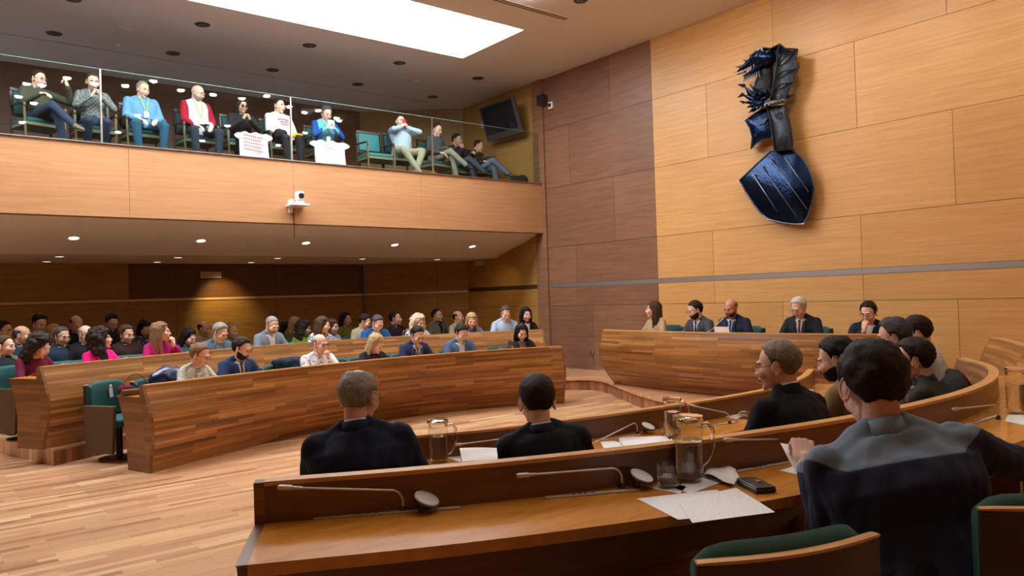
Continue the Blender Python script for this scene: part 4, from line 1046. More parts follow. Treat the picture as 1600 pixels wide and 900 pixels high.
# ---------------------------------------------------------------- chairs
def arc_slab(b, R, half, z0, z1, r0, r1, cy, n=14, top=.03, mi=0, lean=0):
    rings = []
    for i in range(n+1):
        a = -half+2*half*i/n; e = 1-abs(2*i/n-1)**6*.25
        rr = []
        rm = (r0+r1)/2; zt = z1-(top*1.2)*(abs(2*i/n-1)**8)
        for (r, z) in ((r0, z0), (r1, z0), (r1, z0+(zt-z0)*.6), (r1, zt-top), (r1-(r1-r0)*.25, zt-top*.25), (rm, zt), (r0+(r1-r0)*.25, zt-top*.25), (r0, zt-top), (r0, z0+(zt-z0)*.6)):
            q = (R+r); rr.append((q*math.sin(a), cy+R-q*math.cos(a)-lean*(z-z0), z))
        rings.append(rr)
    b.loft(rings, mi=mi)
def make_chair(kind, label, group=None, green=None):
    t = empty('auditorium_chair' if kind != 'gallery' else 'gallery_chair', label, 'chair', (0, 0, 0), 0, group); G = green or M_GREEN
    if kind != 'gallery':
        b = MB(); b.box((0, .0, .41), (.46, .46, .09)); o = b.build('seat', G, t, smooth=False); bevel(o, .03, 3)
        R = .75; b = MB(); zt_ = .885 if kind == 'near' else .835; arc_slab(b, R, .315, .47, zt_, -.075, -.012, -.25, top=.03); b.build('back_cushion', G, t)
        b = MB(); arc_slab(b, R, .32, .30, zt_-.025, -.010, .012, -.25, top=.006); b.build('back_shell', M_SHELL, t)
        b = MB(); arc_slab(b, R, .321, zt_-.031, zt_-.022, -.012, .014, -.25, top=.002); b.build('shell_edge', M_RIM, t)
        for sx in (-1, 1):
            b = MB(); b.prism([(-.16, .10), (.2, .10), (.24, .6), (-.2, .6)], -.02, .02, mat=Matrix(((0, 0, 1, sx*.255), (1, 0, 0, 0), (0, 1, 0, 0), (0, 0, 0, 1))))
            o = b.build('arm_panel', M_ARMW, t, smooth=False); bevel(o, .008)
        b = MB(); b.lathe([(.2, 0), (.2, .015), (.05, .03), (.035, .05), (.035, .37), (.001, .37)]); b.build('pedestal', M_DMET, t)
    else:
        dk = plain('dark_wood_frame', (.035, .02, .012), .35); gl = plain('seat_olive', (.16, .17, .08), .6)
        b = MB(); b.box((0, .0, .43), (.50, .46, .07)); o = b.build('seat', G, t, smooth=False); bevel(o, .025, 3)
        b = MB(); b.box((0, 0, .375), (.53, .49, .045)); o = b.build('seat_frame', gl, t, smooth=False); bevel(o, .006)
        b = MB(); b.box((0, -.235, .74), (.44, .05, .34), rotm(.12)); o = b.build('backrest', G, t, smooth=False); bevel(o, .02, 3)
        b = MB(); b.box((0, -.245, .93), (.52, .035, .04), rotm(.12)); b.box((0, -.23, .555), (.5, .03, .03))
        for sx in (-1, 1): b.box((sx*.245, -.24, .74), (.03, .035, .40), rotm(.12))
        b.build('back_frame', dk, t, smooth=False)
        for sx in (-1, 1):
            b = MB(); b.tube([(sx*.27, -.22, .68), (sx*.275, 0, .67), (sx*.275, .2, .655), (sx*.272, .225, .60)], .018, 8); b.build('armrest', dk, t)
            for y in (-.21, .21):
                b = MB(); b.tube([(sx*.25, y, .002), (sx*.262, y, .3), (sx*.272, y, .66)], [.014, .018, .018], 8); b.build('leg', plain('gilt_wood', (.16, .11, .05), .4) if y > 0 else dk, t)
    return t
_ch = {}
def chair(kind, x, y, z, face, label, group=None, green=None):
    k = (kind, green.name if green else 0)
    if k not in _ch:
        t = _ch[k] = make_chair(kind, label, group, green); t.location = (x, y, z); t.rotation_euler = (0, 0, -face); return t
    return dup(_ch[k], (x, y, z), -face, label, group)
# ================================================================ PLACING PEOPLE
def meet(px, py, T_, N_, off):
    """3D point on the sight line above the plan curve offset outwards"""
    d = ray(px, py); dd = V((d.x, d.y)); pl = [p+q*off for p, q in zip(T_, N_)]
    best = None
    for i in range(-1, len(pl)):
        a, b_ = (pl[0]+(pl[0]-pl[1])*6, pl[0]) if i < 0 else ((pl[i], pl[i+1]) if i+1 < len(pl) else (pl[-1], pl[-1]+(pl[-1]-pl[-2])*8))
        e = b_-a; den = dd.x*e.y-dd.y*e.x
        if abs(den) < 1e-9: continue
        t = (a.x*e.y-a.y*e.x)/den; u = (a.x*dd.y-a.y*dd.x)/den
        if -.001 <= u <= 1.001 and t > 0 and best is None: best = (t, min(max(i, 0), len(N_)-1))
    t, i = best; return V((0, 0, H))+d*t, N_[i]
def hd(v): return math.atan2(v.x, v.y)
def seated(bn, px, py, off=.47, turn=0, ch=True, **k):
    at, n = meet(px, py, bn.T, bn.N, off); k.setdefault('lean', .3)
    p = person(px, py, at=at, face=hd(-n)+turn, floor=bn.zf, **k)
    if ch:
        c = p.w((0, -.03, 0)); chair('near' if bn is BP else 'aud', c.x, c.y, bn.zf, p.face, 'green auditorium chair under '+p.who)
    return p
navy = (.012, .02, .05); white = (.62, .62, .64); blk = (.01, .01, .012); gry = (.10, .115, .13)
S_ = lambda c, sh=white, tie=None: ('suit', c, sh, tie)
# ---- front row of the left side
p1 = seated(BL1, 312, 555, fem=True, hy=-.55, hp=.38, hair=('short', 'light'), glasses=1, top=('blouse', pattern('print_blouse', (.50, .50, .42), (.28, .30, .28), 60)), arms='desk', who='the woman in the pale patterned top', label='short-haired fair person with glasses in a pale patterned top at the front bench end')
p2 = seated(BL1, 378, 545, hy=-.45, hp=.35, hair=('full', 'dark'), beard=('full', 'dark'), glasses=1, top=S_((.02, .045, .12), white, (.08, .02, .03)), who='the bearded man in the navy suit and maroon tie', label='bearded person in a navy suit and dark red tie at the front left bench')
p3 = seated(BL1, 500, 538, hy=-.15, hp=.15, hair=('fringe', 'grey'), glasses=1, skin=SKIN, girth=1.12, top=('shirt', pattern('white_print', (.66, .68, .72), (.12, .16, .25), 26, .62)), arms='chinL', who='the bald man in the white printed shirt', label='bald person with glasses in a white printed shirt, hand over the mouth')
p4 = seated(BL1, 588, 537, fem=True, hy=-.35, hp=.5, hr=.12, hair=('long', 'blond'), top=('blazer', (.012, .015, .03), (.05, .03, .05)), who='the blonde woman in the dark navy jacket', label='person with long blonde hair bowed over the front left bench in a dark navy jacket')
p5 = seated(BL1, 652, 524, hy=-.05, hp=.5, hair=('short', 'black'), top=S_((.018, .028, .075), white, (.03, .03, .06)), who='the dark-haired man in the navy suit and tie', label='clean-shaven dark-haired person in a navy suit and tie at the front left bench')
p6 = seated(BL1, 721, 521, hy=-.1, hp=.5, hair=('full', 'dark'), top=('blazer', (.07, .12, .22), white), who='the man in the slate blue jacket', label='dark-haired person in a slate blue jacket over an open white shirt, head bowed')
p7 = seated(BL1, 815, 519, fem=True, hy=.1, hp=.4, hair=('long', 'black'), top=('blazer', (.02, .017, .015), (.2, .12, .1)), who='the dark-haired woman at the right end of the front left bench', label='long dark-haired person in black at the right end of the front left bench')
# ---- second row of the left side
q1 = seated(BL2, 62, 541, fem=True, off=.62, hy=-.35, hp=.42, hair=('curly', 'dark'), top=('blouse', (.13, .008, .03)), arms='desk', who='the woman in the maroon blouse', label='person with dark wavy hair in a maroon blouse at the rear bench left end')
q2 = seated(BL2, 157, 530, fem=True, hy=-1.0, hp=-.1, hair=('curly', 'dark'), top=('blazer', (.75, .01, .22), (.01, .01, .01)), who='the woman in the hot pink jacket', label='person with dark wavy hair in a hot pink jacket looking up to the right')
q3 = seated(BL2, 251, 519, fem=True, hy=-.9, hp=.0, hair=('long', 'light'), top=('blouse', (.36, .01, .12)), arms='chinL', who='the woman in the magenta top', label='person with light brown hair in a magenta top resting a cheek on one hand')
q4 = seated(BL2, 344, 520, hy=-.2, hp=.45, hair=('full', 'grey'), glasses=1, top=('blazer', (.08, .14, .20), (.14, .18, .25)), who='the grey-haired man in the blue-grey jacket', label='grey-haired person with glasses in a blue-grey jacket, head bowed at the rear bench')
q5 = seated(BL2, 425, 508, hy=-.1, hp=.48, hair=('buzz', 'grey'), beard=('short', 'grey'), top=('blazer', (.16, .19, .24), white), who='the man in the light grey suit', label='grey cropped bearded person in a light grey suit at the rear left bench')
q6 = seated(BL2, 504, 508, fem=True, hy=-.85, hp=.15, hair=('long', 'brown'), top=('blouse', pattern('white_black', (.5, .5, .55), (.08, .08, .14), 30, .5)), who='the brunette in the white patterned top', label='person with long straight brown hair in a white patterned top seen in profile')
q7 = seated(BL2, 590, 505, hy=-.2, hp=.5, hair=('short', 'darkgrey'), top=('blazer', (.015, .075, .22), (.35, .4, .5)), girth=1.12, who='the man in the bright blue suit', label='broad person with short greying hair in a bright blue suit reading at the rear bench')
q8 = seated(BL2, 654, 504, fem=True, hy=-.35, hp=.2, hair=('curly', 'whiteblond'), glasses=1, top=('blazer', (.5, .55, .62), (.5, .02, .06)), who='the woman with curly white-blonde hair', label='person with curly white-blonde hair, glasses, pale jacket and red top')
q9 = seated(BL2, 737, 501, fem=True, hy=.15, hp=.3, hair=('long', 'blond'), top=('blazer', (.14, .19, .27), (.05, .05, .12)), who='the blonde woman in the grey-blue jacket', label='person with long straight blonde hair in a grey-blue jacket, second row left side')
q10 = seated(BL2, 790, 490, hy=-.05, hp=.42, hair=('short', 'darkgrey'), top=('shirt', (.38, .48, .62)), who='the man in the pale blue shirt', label='person with short dark hair in a pale blue shirt, rear left bench')
q11 = seated(BL2, 822, 492, fem=True, off=.75, hy=-.2, hp=.05, hair=('bob', 'black'), top=('blazer', (.015, .013, .013), (.6, .58, .55)), who='the woman in black with a white scarf', label='short black-haired person in black with a white scarf, rear bench right end')
# ---- right side, first row
A_ = seated(BR1, 561, 621, off=.55, lat=-.10, lean=.2, hy=.35, hp=.12, hair=('balding', 'grey'), glasses=1, top=S_((.010, .016, .035)), girth=1.22, fine=True, voxel=.011, turn=.1, who='the grey-haired man in navy seen from behind', label='grey balding person in a navy suit seen from behind, left of the pitcher')
B_ = seated(BR1, 839, 628, off=.6, lat=-.10, lean=.2, hy=.0, hp=.25, hair=('short', 'dark'), top=S_((.012, .014, .022)), fine=True, voxel=.011, turn=.25, who='the dark-haired man in black seen from behind', label='person with short dark hair in a black suit seen from behind, centre of the picture')
def free(px, py, D, face, floor, ch=True, **k):
    p = person(px, py, D, face=face, floor=floor, **k)
    if ch:
        c = p.w((0, -.06, 0)); chair('aud', c.x, c.y, floor, face, 'green auditorium chair under '+p.who)
    return p
C_ = free(1215, 572, 3.95, .12, 0, hy=-.45, hp=.12, lean=.3, hair=('short', 'sandgrey'), glasses=1, top=S_((.008, .008, .009)), girth=1.15, fine=True, voxel=.011, who='the heavy man in the black suit', label='heavy person with sandy grey hair and glasses in a black suit, seen in left profile')
D_ = free(1307, 562, 4.55, .0, 0, hy=-.3, hp=.3, lean=.3, hair=('full', 'black'), beard=('full', 'black'), top=('jacket', (.22, .14, .06)), fine=True, voxel=.012, who='the man in the tan jacket', label='person with black hair and full beard in a tan jacket')
E_ = free(1396, 527, 5.4, -.2, 0, hy=-.15, hp=.2, lean=.3, hair=('full', 'darkgrey'), top=('blazer', (.012, .04, .12), (.4, .45, .5)), arms='clasp', who='the man in the blue suit with clasped hands', label='greying person in a blue suit with both hands clasped at the mouth')
G_ = free(1432, 521, 6.1, -.3, 0, hy=-.1, hp=.3, lean=.3, hair=('full', 'dark'), top=('shirt', (.6, .58, .55)), who='the man in the white shirt at the back', label='dark-haired person in a white shirt behind the man in the blue suit')
F_ = free(1427, 563, 4.75, -.3, 0, hy=-.1, hp=.15, lean=.3, hair=('full', 'dark'), glasses=1, top=('blazer', (.035, .036, .028), (.3, .33, .4)), arms='chinL', fine=True, voxel=.012, who='the man in the grey-green jacket', label='brown-haired person with glasses in a grey-green jacket, hand on chin, seen in profile')
# ---- foreground person
hL = ad(1258, 728, 2.5); hR = ad(1650, 735, 2.5)
H_ = free(1364, 606, 2.36, .78, TZ, ch=False, hy=.0, hp=.34, lean=.36, lat=-.16, girth=1.24, size=1.03, head=1.1, hair=('full', 'dark'), top=('twotone', (.22, .31, .40), (.012, .017, .045)), pants=(.01, .012, .02), fine=True, voxel=.009,
          handspec={-1: (('w', hL), ('w', ad(1292, 785, 2.34)), 'hold', (-.2, .2, -1), (.1, .6, .5)), 1: (('w', hR), (.9, 0, -.6), 'relax', (0, 0, -1), (.2, 1, 0))}, who='the man in the blue and navy sweater', label='largest figure, from behind, in a grey-blue and navy sweater, holding a paper')
# ---- presidium
PD = lambda px, py, off=.78, turn=0, **k: seated(BP, px, py, off, turn, **k)
d1 = PD(1021, 484, fem=True, hy=.75, hp=-.02, hair=('long', 'brown'), top=('blouse', (.42, .29, .17)), girth=1.05, who='the woman in beige at the presidium', label='person with long brown hair in a beige top at the presidium desk')
d2 = PD(1086, 485, hy=.45, hp=.3, hair=('full', 'dark'), beard=('full', 'dark'), glasses=1, top=S_((.06, .065, .075), white, (.03, .03, .06)), who='the bearded man in grey at the presidium', label='bearded person with glasses in a grey suit and dark tie at the presidium')
d3 = PD(1142, 482, hy=.0, hp=.28, hair=('fringe', 'light'), beard=('short', 'brown'), skin=plain('skin_ruddy', (.55, .26, .17), .5), top=S_((.018, .022, .05), (.5, .55, .65), (.03, .05, .12)), girth=1.12, arms='read', who='the bald man reading at the presidium', label='bald bearded person in a dark suit reading a paper at the middle of the presidium')
d4 = PD(1248, 481, hy=.1, hp=.4, hair=('full', 'white'), glasses=1, top=S_((.016, .02, .028), (.6, .6, .65), (.25, .03, .06)), girth=1.08, who='the white-haired man at the presidium', label='white-haired person with glasses in a dark suit and red striped tie at the presidium')
d5 = PD(1357, 489, hy=.1, hp=.3, hair=('full', 'dark'), glasses=1, top=S_((.014, .016, .03), white), arms='chin', girth=1.05, who='the dark-haired man at the right end of the presidium', label='dark-haired person with glasses in a dark suit, hand on mouth, right end of the presidium')
# ---- audience under the gallery
AUD = [  # px, py, y, female, hair, top, hp, hy, skin tan, glasses, beard, label
 (8, 541, 11.2, 0, ('short', 'brown'), ('sweater', (.13, .16, .09)), .1, -.7, 0, 0, 0, 'brown-haired person in an olive grey sweater at the left edge, nearest of the audience'),
 (7, 517, 12.6, 0, ('short', 'dark'), ('shirt', (.3, .33, .33)), .1, -.6, 1, 0, 0, 'person in a pale grey shirt behind the olive grey sweater at the left edge'),
 (35, 524, 12.0, 0, ('fringe', 'darkgrey'), ('jacket', (.015, .03, .06)), .1, -.8, 1, 0, 0, 'bald person in a dark blue jacket, face in profile, left part of the audience'),
 (62, 505, 13.2, 0, ('full', 'black'), ('jacket', (.2, .2, .2)), .45, -.2, 0, 0, 0, 'person with thick black hair bowing, left part of the back row'),
 (84, 521, 12.6, 1, ('short', 'blond'), ('shirt', (.15, .12, .08)), .1, -.4, 1, 0, 0, 'fair-haired person just right of the maroon blouse, mostly hidden'),
 (97, 526, 11.9, 0, ('short', 'darkgrey'), ('jacket', (.012, .03, .06)), .2, -.2, 1, 1, 0, 'grey-haired person with glasses in a dark blue top, left of the hot pink jacket'),
 (119, 507, 12.9, 0, ('fringe', 'dark'), ('sweater', (.008, .010, .012)), .5, 0, 1, 0, 0, 'bald person in a black sweater with bowed shining head, back row'),
 (134, 523, 11.9, 0, ('fringe', 'grey'), ('jacket', (.008, .008, .01)), .25, -.3, 0, 1, 0, 'bald person with glasses in black, directly left of the hot pink jacket'),
 (175, 504, 13.3, 0, ('full', 'black'), ('jacket', (.015, .015, .015)), .45, 0, 0, 1, 0, 'black-haired person in the back row just right of the hot pink jacket'),
 (198, 523, 11.9, 0, ('full', 'brown'), ('sweater', (.03, .008, .01)), .15, -.2, 1, 0, 0, 'brown-haired person in a dark maroon sweater, between the pink and magenta tops'),
 (226, 513, 13.0, 1, ('long', 'black'), ('shirt', pattern('dark_print', (.03, .03, .03), (.4, .4, .38), 30, .62)), .5, .2, 1, 0, 0, 'person with long black hair in a black and white print, head down'),
 (295, 527, 12.0, 1, ('long', 'black'), ('blouse', (.02, .08, .10)), .4, -.3, 0, 0, 0, 'long black-haired person in teal with hand at the face, right of magenta'),
 (319, 514, 12.9, 0, ('fringe', 'dark'), ('shirt', (.4, .25, .2)), .2, -.4, 1, 0, 0, 'bald person in a pinkish shirt in the back row'),
 (362, 517, 12.6, 1, ('short', 'blond'), ('shirt', (.18, .14, .10)), .2, -.2, 1, 0, 0, 'short-haired fair person right behind the blue-grey jacket'),
 (448, 514, 13.2, 1, ('bob', 'black'), ('jacket', (.02, .012, .015)), .2, -.2, 1, 0, 0, 'person with black hair in dark clothes, right of the light grey suit'),
 (461, 507, 13.0, 1, ('long', 'blond'), ('blouse', (.12, .12, .02)), .1, 0, 1, 1, 0, 'person with fair hair and glasses in an olive yellow top'),
 (475, 513, 12.2, 1, ('curly', 'dark'), ('blouse', (.13, .28, .01)), .2, -.7, 1, 0, 0, 'person with dark curly hair in a lime green top'),
 (519, 511, 12.0, 1, ('bob', 'brown'), ('blouse', (.3, .3, .35)), .1, -.3, 1, 0, 0, 'person with short brown hair just right of the straight-haired brunette'),
 (540, 499, 13.0, 1, ('bob', 'black'), ('blouse', (.16, .16, .03)), .0, -.1, 1, 0, 0, 'person with black hair and a pale scarf, between the brunette and the beige shirt'),
 (570, 503, 12.0, 0, ('full', 'dark'), ('shirt', (.38, .34, .24)), .4, -.5, 0, 0, 0, 'dark-haired person in a beige shirt left of the bright blue suit'),
 (618, 498, 12.3, 0, ('short', 'black'), ('jacket', (.025, .008, .012)), .0, -.5, 1, 0, 0, 'dark-haired person in a dark maroon jacket right of the bright blue suit'),
 (683, 493, 12.4, 0, ('short', 'dark'), ('blazer', (.10, .085, .06), (.01, .01, .01)), .0, -.2, 1, 0, 0, 'dark-haired person in a brown blazer over a black shirt'),
 (716, 496, 12.2, 0, ('fringe', 'dark'), ('shirt', (.36, .31, .24)), .0, -.3, 1, 0, 0, 'bald person in a pale beige shirt, right end of the audience')]
for (px, py, yy, f, hr_, tp_, hp_, hy_, tan, gl, bd, lb) in AUD:
    at = ay(px, py, yy)
    p = person(px, py, at=at, face=PI-.25, floor=TZ, fem=bool(f), hair=hr_, top=tp_, hp=hp_, hy=hy_, skin=SKIN2 if tan else SKIN, glasses=gl, lean=.02, arms='chinL' if 'hand at the face' in lb else 'lap', who='the '+lb, label=lb, group=None, voxel=.018)
    c = p.w((0, -.07, 0)); chair('aud', c.x, c.y, TZ, p.face, 'audience chair of the '+' '.join(lb.split()[:12]))
# ---- people in the gallery
GF = 3.855
def gal(px, py, y, turn=0, **k):
    p = person(px, py, at=ay(px, py, y), face=PI+turn, floor=GF, **k)
    c = p.w((0, -.02, 0)); chair('gallery', c.x, c.y, GF, p.face, 'green gallery chair with olive seat under '+p.who); return p
jean = (.03, .05, .08); jeand = (.022, .03, .045); khaki = (.30, .28, .18)
g1 = gal(60, 124, 12.55, -.3, hy=-.3, hp=.25, lean=-.12, hair=('short', 'dark'), glasses=1, top=('jacket', (.05, .055, .035)), pants=(.022, .04, .075), legs='cross', shoes=plain('boot', (.16, .11, .07), .7), seat=.45, handspec={-1: ((-.30, .22, .98), (1, 0, -1), 'hold', (.5, -.5, 0), (.1, -.3, 1))}, who='the man with crossed legs and suede boots', label='person in an olive jacket and jeans with crossed legs, leftmost in the gallery')
g2 = gal(145, 128, 12.55, 0, hp=.35, lean=.0, hair=('short', 'brown'), top=('shirt', pattern('plaid_shirt', (.06, .09, .09), (.22, .22, .20), 34, kind='plaid')), pants=(.025, .04, .075), arms='phone', who='the man in the plaid shirt', label='person in a plaid shirt and jeans holding a phone up in the gallery')
g3 = gal(223, 140, 12.55, -.05, hp=.35, hy=-.3, lean=-.08, girth=1.25, hair=('buzz', 'grey'), skin=SKIN, top=('shirt', (.12, .30, .52)), pants=(.02, .08, .14), arms='lap', legs='wide', who='the stout man in bright blue and jeans', label='stout balding person in a bright blue shirt and jeans in the gallery')
g4 = gal(309, 146, 12.55, -.1, hp=.35, hy=-.55, lean=-.05, girth=1.15, hair=(None, 'grey'), beard=('short', 'grey'), glasses=1, top=('vest', (.55, .58, .66), (.32, .008, .025)), pants=jeand, arms='lap', legs='wide', who='the bald man in the white and red jacket', label='bald bearded person in a white jacket with red sleeves and dark jeans in the gallery')
g5 = gal(378, 166, 12.4, 0, hp=.2, hy=-.1, lean=.1, hair=('long', 'black'), glasses=2, skin=SKIN2, top=('jacket', (.012, .012, .014)), pants=blk, arms='phone', size=.95, who='the person in sunglasses and black jacket', label='person in sunglasses and a black jacket behind a hanging white shirt in the gallery')
g6 = gal(436, 166, 12.5, -.1, hp=.1, hy=-.35, lean=-.1, hair=('short', 'dark'), girth=1.1, top=('tee', (.60, .62, .66), None, None, 'short'), pants=(.015, .015, .02), arms='lap', who='the man in the white t-shirt', label='dark-haired person in a white t-shirt with red lettering, dark jacket over one arm')
g7 = gal(510, 178, 12.4, 0, hp=.45, hy=-.1, lean=.15, hair=('full', 'darkgrey'), glasses=1, girth=1.08, top=('vest', (.12, .40, .62), (.01, .07, .30)), pants=(.02, .02, .03), arms='phone', who='the man in the light blue vest', label='grey-haired person with glasses in a blue jacket with light blue front, writing in the gallery')
g8 = gal(625, 190, 12.4, 0, hp=.1, hy=.0, lean=-.1, girth=1.2, hair=('short', 'dark'), top=('shirt', (.36, .46, .56)), pants=khaki, arms='mouth', legs='ankles', who='the man in khaki trousers drinking', label='stout person in pale blue and khaki holding a red cup to the mouth')
g9 = gal(683, 203, 12.5, -.15, hp=.35, hy=-.1, lean=.0, hair=('short', 'dark'), glasses=1, top=('sweater', (.05, .065, .065)), pants=(.24, .23, .17), arms='lap', legs='cross', who='the man in the grey-green sweater', label='person with glasses in a dark grey-green sweater and khaki trousers, papers on a crossed leg')
g10 = gal(714, 219, 12.9, -.2, hp=.2, hy=-.3, lean=.12, hair=('short', 'black'), skin=SKIN2, top=('jacket', (.02, .014, .016)), pants=(.05, .07, .1), arms='chin', legs='cross', who='the dark-haired man with hand on chin', label='dark-haired person in dark clothes, hand on chin, second from the right in the gallery')
g11 = gal(748, 231, 12.8, -.35, hp=.3, hy=-.3, lean=.1, hair=('buzz', 'dark'), skin=SKIN2, top=('jacket', (.03, .016, .018)), pants=(.12, .17, .24), arms='lap', legs='cross', who='the rightmost man with light jeans', label='person in a dark top and light jeans with crossed legs, rightmost in the gallery')
# empty chairs
q = ay(588, 240, 12.45); chair('gallery', q.x-.02, 12.45, GF, PI, 'empty green chair with a carved frame in the gallery', green=plain('teal_leather', (.015, .17, .18), .5))
for (bn, px, py, lb) in ((BL1, 452, 562, 'green chair with a navy jacket over its back, left of the bald man in white'), (BL1, 262, 590, 'green chair under the crumpled dark blue bag at the front left bench'),
                         (BL1, 548, 553, 'empty green chair back left of the blonde in dark navy'), (BL1, 628, 548, 'green chair back peeping out left of the navy suit and tie'), (BL1, 790, 537, 'green chair back left of the dark-haired woman at the bench end'),
                         (BL2, 118, 561, 'empty green chair between the maroon blouse and the hot pink jacket'), (BL2, 215, 551, 'empty green chair left of the magenta top'), (BL2, 465, 530, 'empty green chair right of the light grey suit'), (BL2, 765, 513, 'empty green chair left of the pale blue shirt')):
    at, n = meet(px, py, bn.T, bn.N, .62); chair('aud', at.x+n.x*.12, at.y+n.y*.12, bn.zf, hd(-n), lb)
ce = az(172, 703, 0)
cfree = chair('aud', 1.79, 9.06, 0, 2.6, 'teal auditorium chair with brown side panel free-standing at the front bench left end')
b = MB(); b.box((-.06, -.168, .70), (.045, .006, .11), rotm(0, .12)); b.ell((-.055, -.166, .765), (.02, .005, .022)); b.build('white_tag', plain('white_tag', (.7, .7, .7), .6), cfree)
for (px, D, f, lb) in ((1492, 5.2, -.5, 'green chair with a dark jacket hung over it, right of the grey-green jacket'), ):
    q = ad(px, 600, D); chair('aud', q.x, q.y, 0, f, lb)
for (px, off, lb) in ((1045, .8, 'green chair back right of the woman in beige at the presidium'), (1185, .8, 'green chair back right of the bald reader'), (1290, .8, 'green chair back right of the white-haired man'), (1075, .8, 'x'), (1103, .8, 'x')):
    if lb == 'x': continue
# foreground chairs
chair('near', 1.59, 1.13, TZ, .36, 'green cushioned chair with dark wooden back at the bottom edge', green=M_GREEN2)
chair('near', 2.43, .80, TZ, .62, 'green chair with dark back at the bottom right corner behind the sweater', green=M_GREEN2)
# ================================================================ TABLE THINGS
def glassmat(name, ior, col=(1, 1, 1)):
    m, n, l, b = nt(name); b.inputs['Transmission Weight'].default_value = 1; b.inputs['Roughness'].default_value = 0; b.inputs['IOR'].default_value = ior; b.inputs['Base Color'].default_value = rgb(col); MATS[name] = m; return m
GLS = clear('clear_glass', ior=1.7, tint=(.985, .99, .99)); GLR = glassmat('thick_glass', 1.2); WAT = glassmat('water', 1.33, (.98, .99, .99))
PAPER = plain('paper', (.80, .80, .80), .8, var=.03)
def pitcher(loc, rz, label, first=[None]):
    if first[0]: return dup(first[0], loc, rz, label)
    t = empty('water_pitcher', label, 'pitcher', loc, rz); h = .225
    b = MB(); b.lathe([(.001, .0), (.046, .0), (.049, .006), (.050, .05), (.052, .15), (.053, h), (.0505, h), (.0495, .15), (.0475, .05), (.046, .016), (.001, .014)], n=36); b.build('jug', GLS, t)
    b = MB(); b.lathe([(.001, .0155), (.0445, .0175), (.0462, .05), (.0482, .155), (.001, .155)], n=36); b.build('water', WAT, t)
    b = MB(); b.lathe([(.001, h+.018), (.035, h+.018), (.054, h+.014), (.056, h+.004), (.056, h-.004), (.0495, h-.006), (.048, h-.022), (.046, h-.022), (.047, h+.004), (.001, h+.008)], n=36); b.build('lid', GLR, t)
    b = MB(); b.tube([(.051, 0, .205), (.075, 0, .207), (.092, 0, .185), (.095, 0, .14), (.085, 0, .1), (.068, 0, .07), (.05, 0, .055)], [.007, .007, .0075, .0075, .007, .0065, .006], 10); b.build('handle', GLR, t)
    first[0] = t; return t
def tumbler(loc, label, first=[None]):
    if first[0]: return dup(first[0], loc, 0, label)
    t = empty('drinking_glass', label, 'glass', loc)
    b = MB(); b.lathe([(.001, 0), (.033, 0), (.036, .004), (.0375, .085), (.036, .085), (.0345, .014), (.001, .012)], n=32); b.build('tumbler', GLS, t)
    b = MB(); b.lathe([(.001, .0135), (.0335, .0155), (.0345, .042), (.001, .042)], n=32); b.build('water', WAT, t)
    first[0] = t; return t
def sheet(corners, label, z=None, n=10, wav=.0, name='paper_sheet', mat=None, lines=False, cat='paper', th=.0008):
    c = [V(p) for p in corners]; b = MB(); o_ = sum(c, V())/4; top_ = []
    nr = (c[1]-c[0]).cross(c[3]-c[0]).normalized(); nr = nr if nr.z > 0 else -nr
    rings = []
    for i in range(n+1):
        row = []
        for j in range(n+1):
            u, v = i/n, j/n; p = (c[0].lerp(c[1], u)).lerp(c[3].lerp(c[2], u), v)-o_
            row.append(p+nr*(wav*(math.sin(u*3.1)*math.sin(v*2.6+.4)+.4*math.sin(u*7+v*3))))
        rings.append(row)
    vs = [p for r in rings for p in r]; m = len(vs); vs += [p-nr*th for p in vs]; fs = []
    for i in range(n):
        for j in range(n):
            a = i*(n+1)+j; q = (a, a+1, a+n+2, a+n+1); fs.append(q); fs.append(tuple(m+k for k in q[::-1]))
    bd = [i for i in range(n)]+[n+(n+1)*i for i in range(n)]+[(n+1)*(n+1)-1-i for i in range(n)]+[(n+1)*n-(n+1)*i for i in range(n)]
    for k in range(len(bd)): a, b2 = bd[k], bd[(k+1) % len(bd)]; fs.append((a, b2, m+b2, m+a))
    b.add(vs, fs); o = b.build(name, mat or PAPER, ang=60, loc=o_); return tag(o, label, cat)
def onz(pts, z): return [az(x, y, z) for x, y in pts]
def gooseneck(base, head, label, rail=None, height=.075, z=0):
    base = V(base); head = V(head); t = empty('microphone', label, 'microphone', base); d = head-base; d.z = 0; L = d.length; d.normalize()
    pts = [V((0, 0, 0)), V((0, 0, height*.45))]
    for k in range(7):
        a = PI/2*k/6; r = min(height*.55, .06); pts.append(V((0, 0, height-r))+d*r*(1-math.cos(a))+V((0, 0, r*math.sin(a))))
    e = head-base-d*.05; pts.append(pts[-1].lerp(e, .5)); pts.append(e)
    b = MB(); b.tube(pts, [.0045, .0045]+[.0038]*(len(pts)-2), 8); b.build('gooseneck', M_MIC, t)
    u = (pts[-1]-pts[-2]).normalized(); b = MB(); b.cap(e-u*.01, e+u*.02, .005, .006); b.cap(e+u*.022, e+u*.055, .0085, .0085); b.build('capsule', M_MIC, t)
    b = MB(); b.lathe([(.012, 0), (.010, .012), (.006, .02), (.001, .02)]); b.build('socket', M_DMET, t)
    if rail:
        r0_, r1_ = [V(p)-base for p in rail]; m = (r0_+r1_)/2; a = math.atan2((r1_-r0_).y, (r1_-r0_).x)
        b = MB(); b.box((m.x, m.y, .003), ((r1_-r0_).length, .022, .006), Matrix.Rotation(a, 3, 'Z')); o = b.build('console_rail', M_MIC, t, smooth=False); bevel(o, .002)
        for f in (.3, .36, .42, .5):
            q = r0_.lerp(r1_, f); c = MB(); c.lathe([(.0045, .006), (.0045, .0085), (.001, .0085)], (q.x, q.y, 0)); c.build('button', M_BLACK if f != .5 else plain('blue_led', (.05, .1, .9), .3), t)
    return t
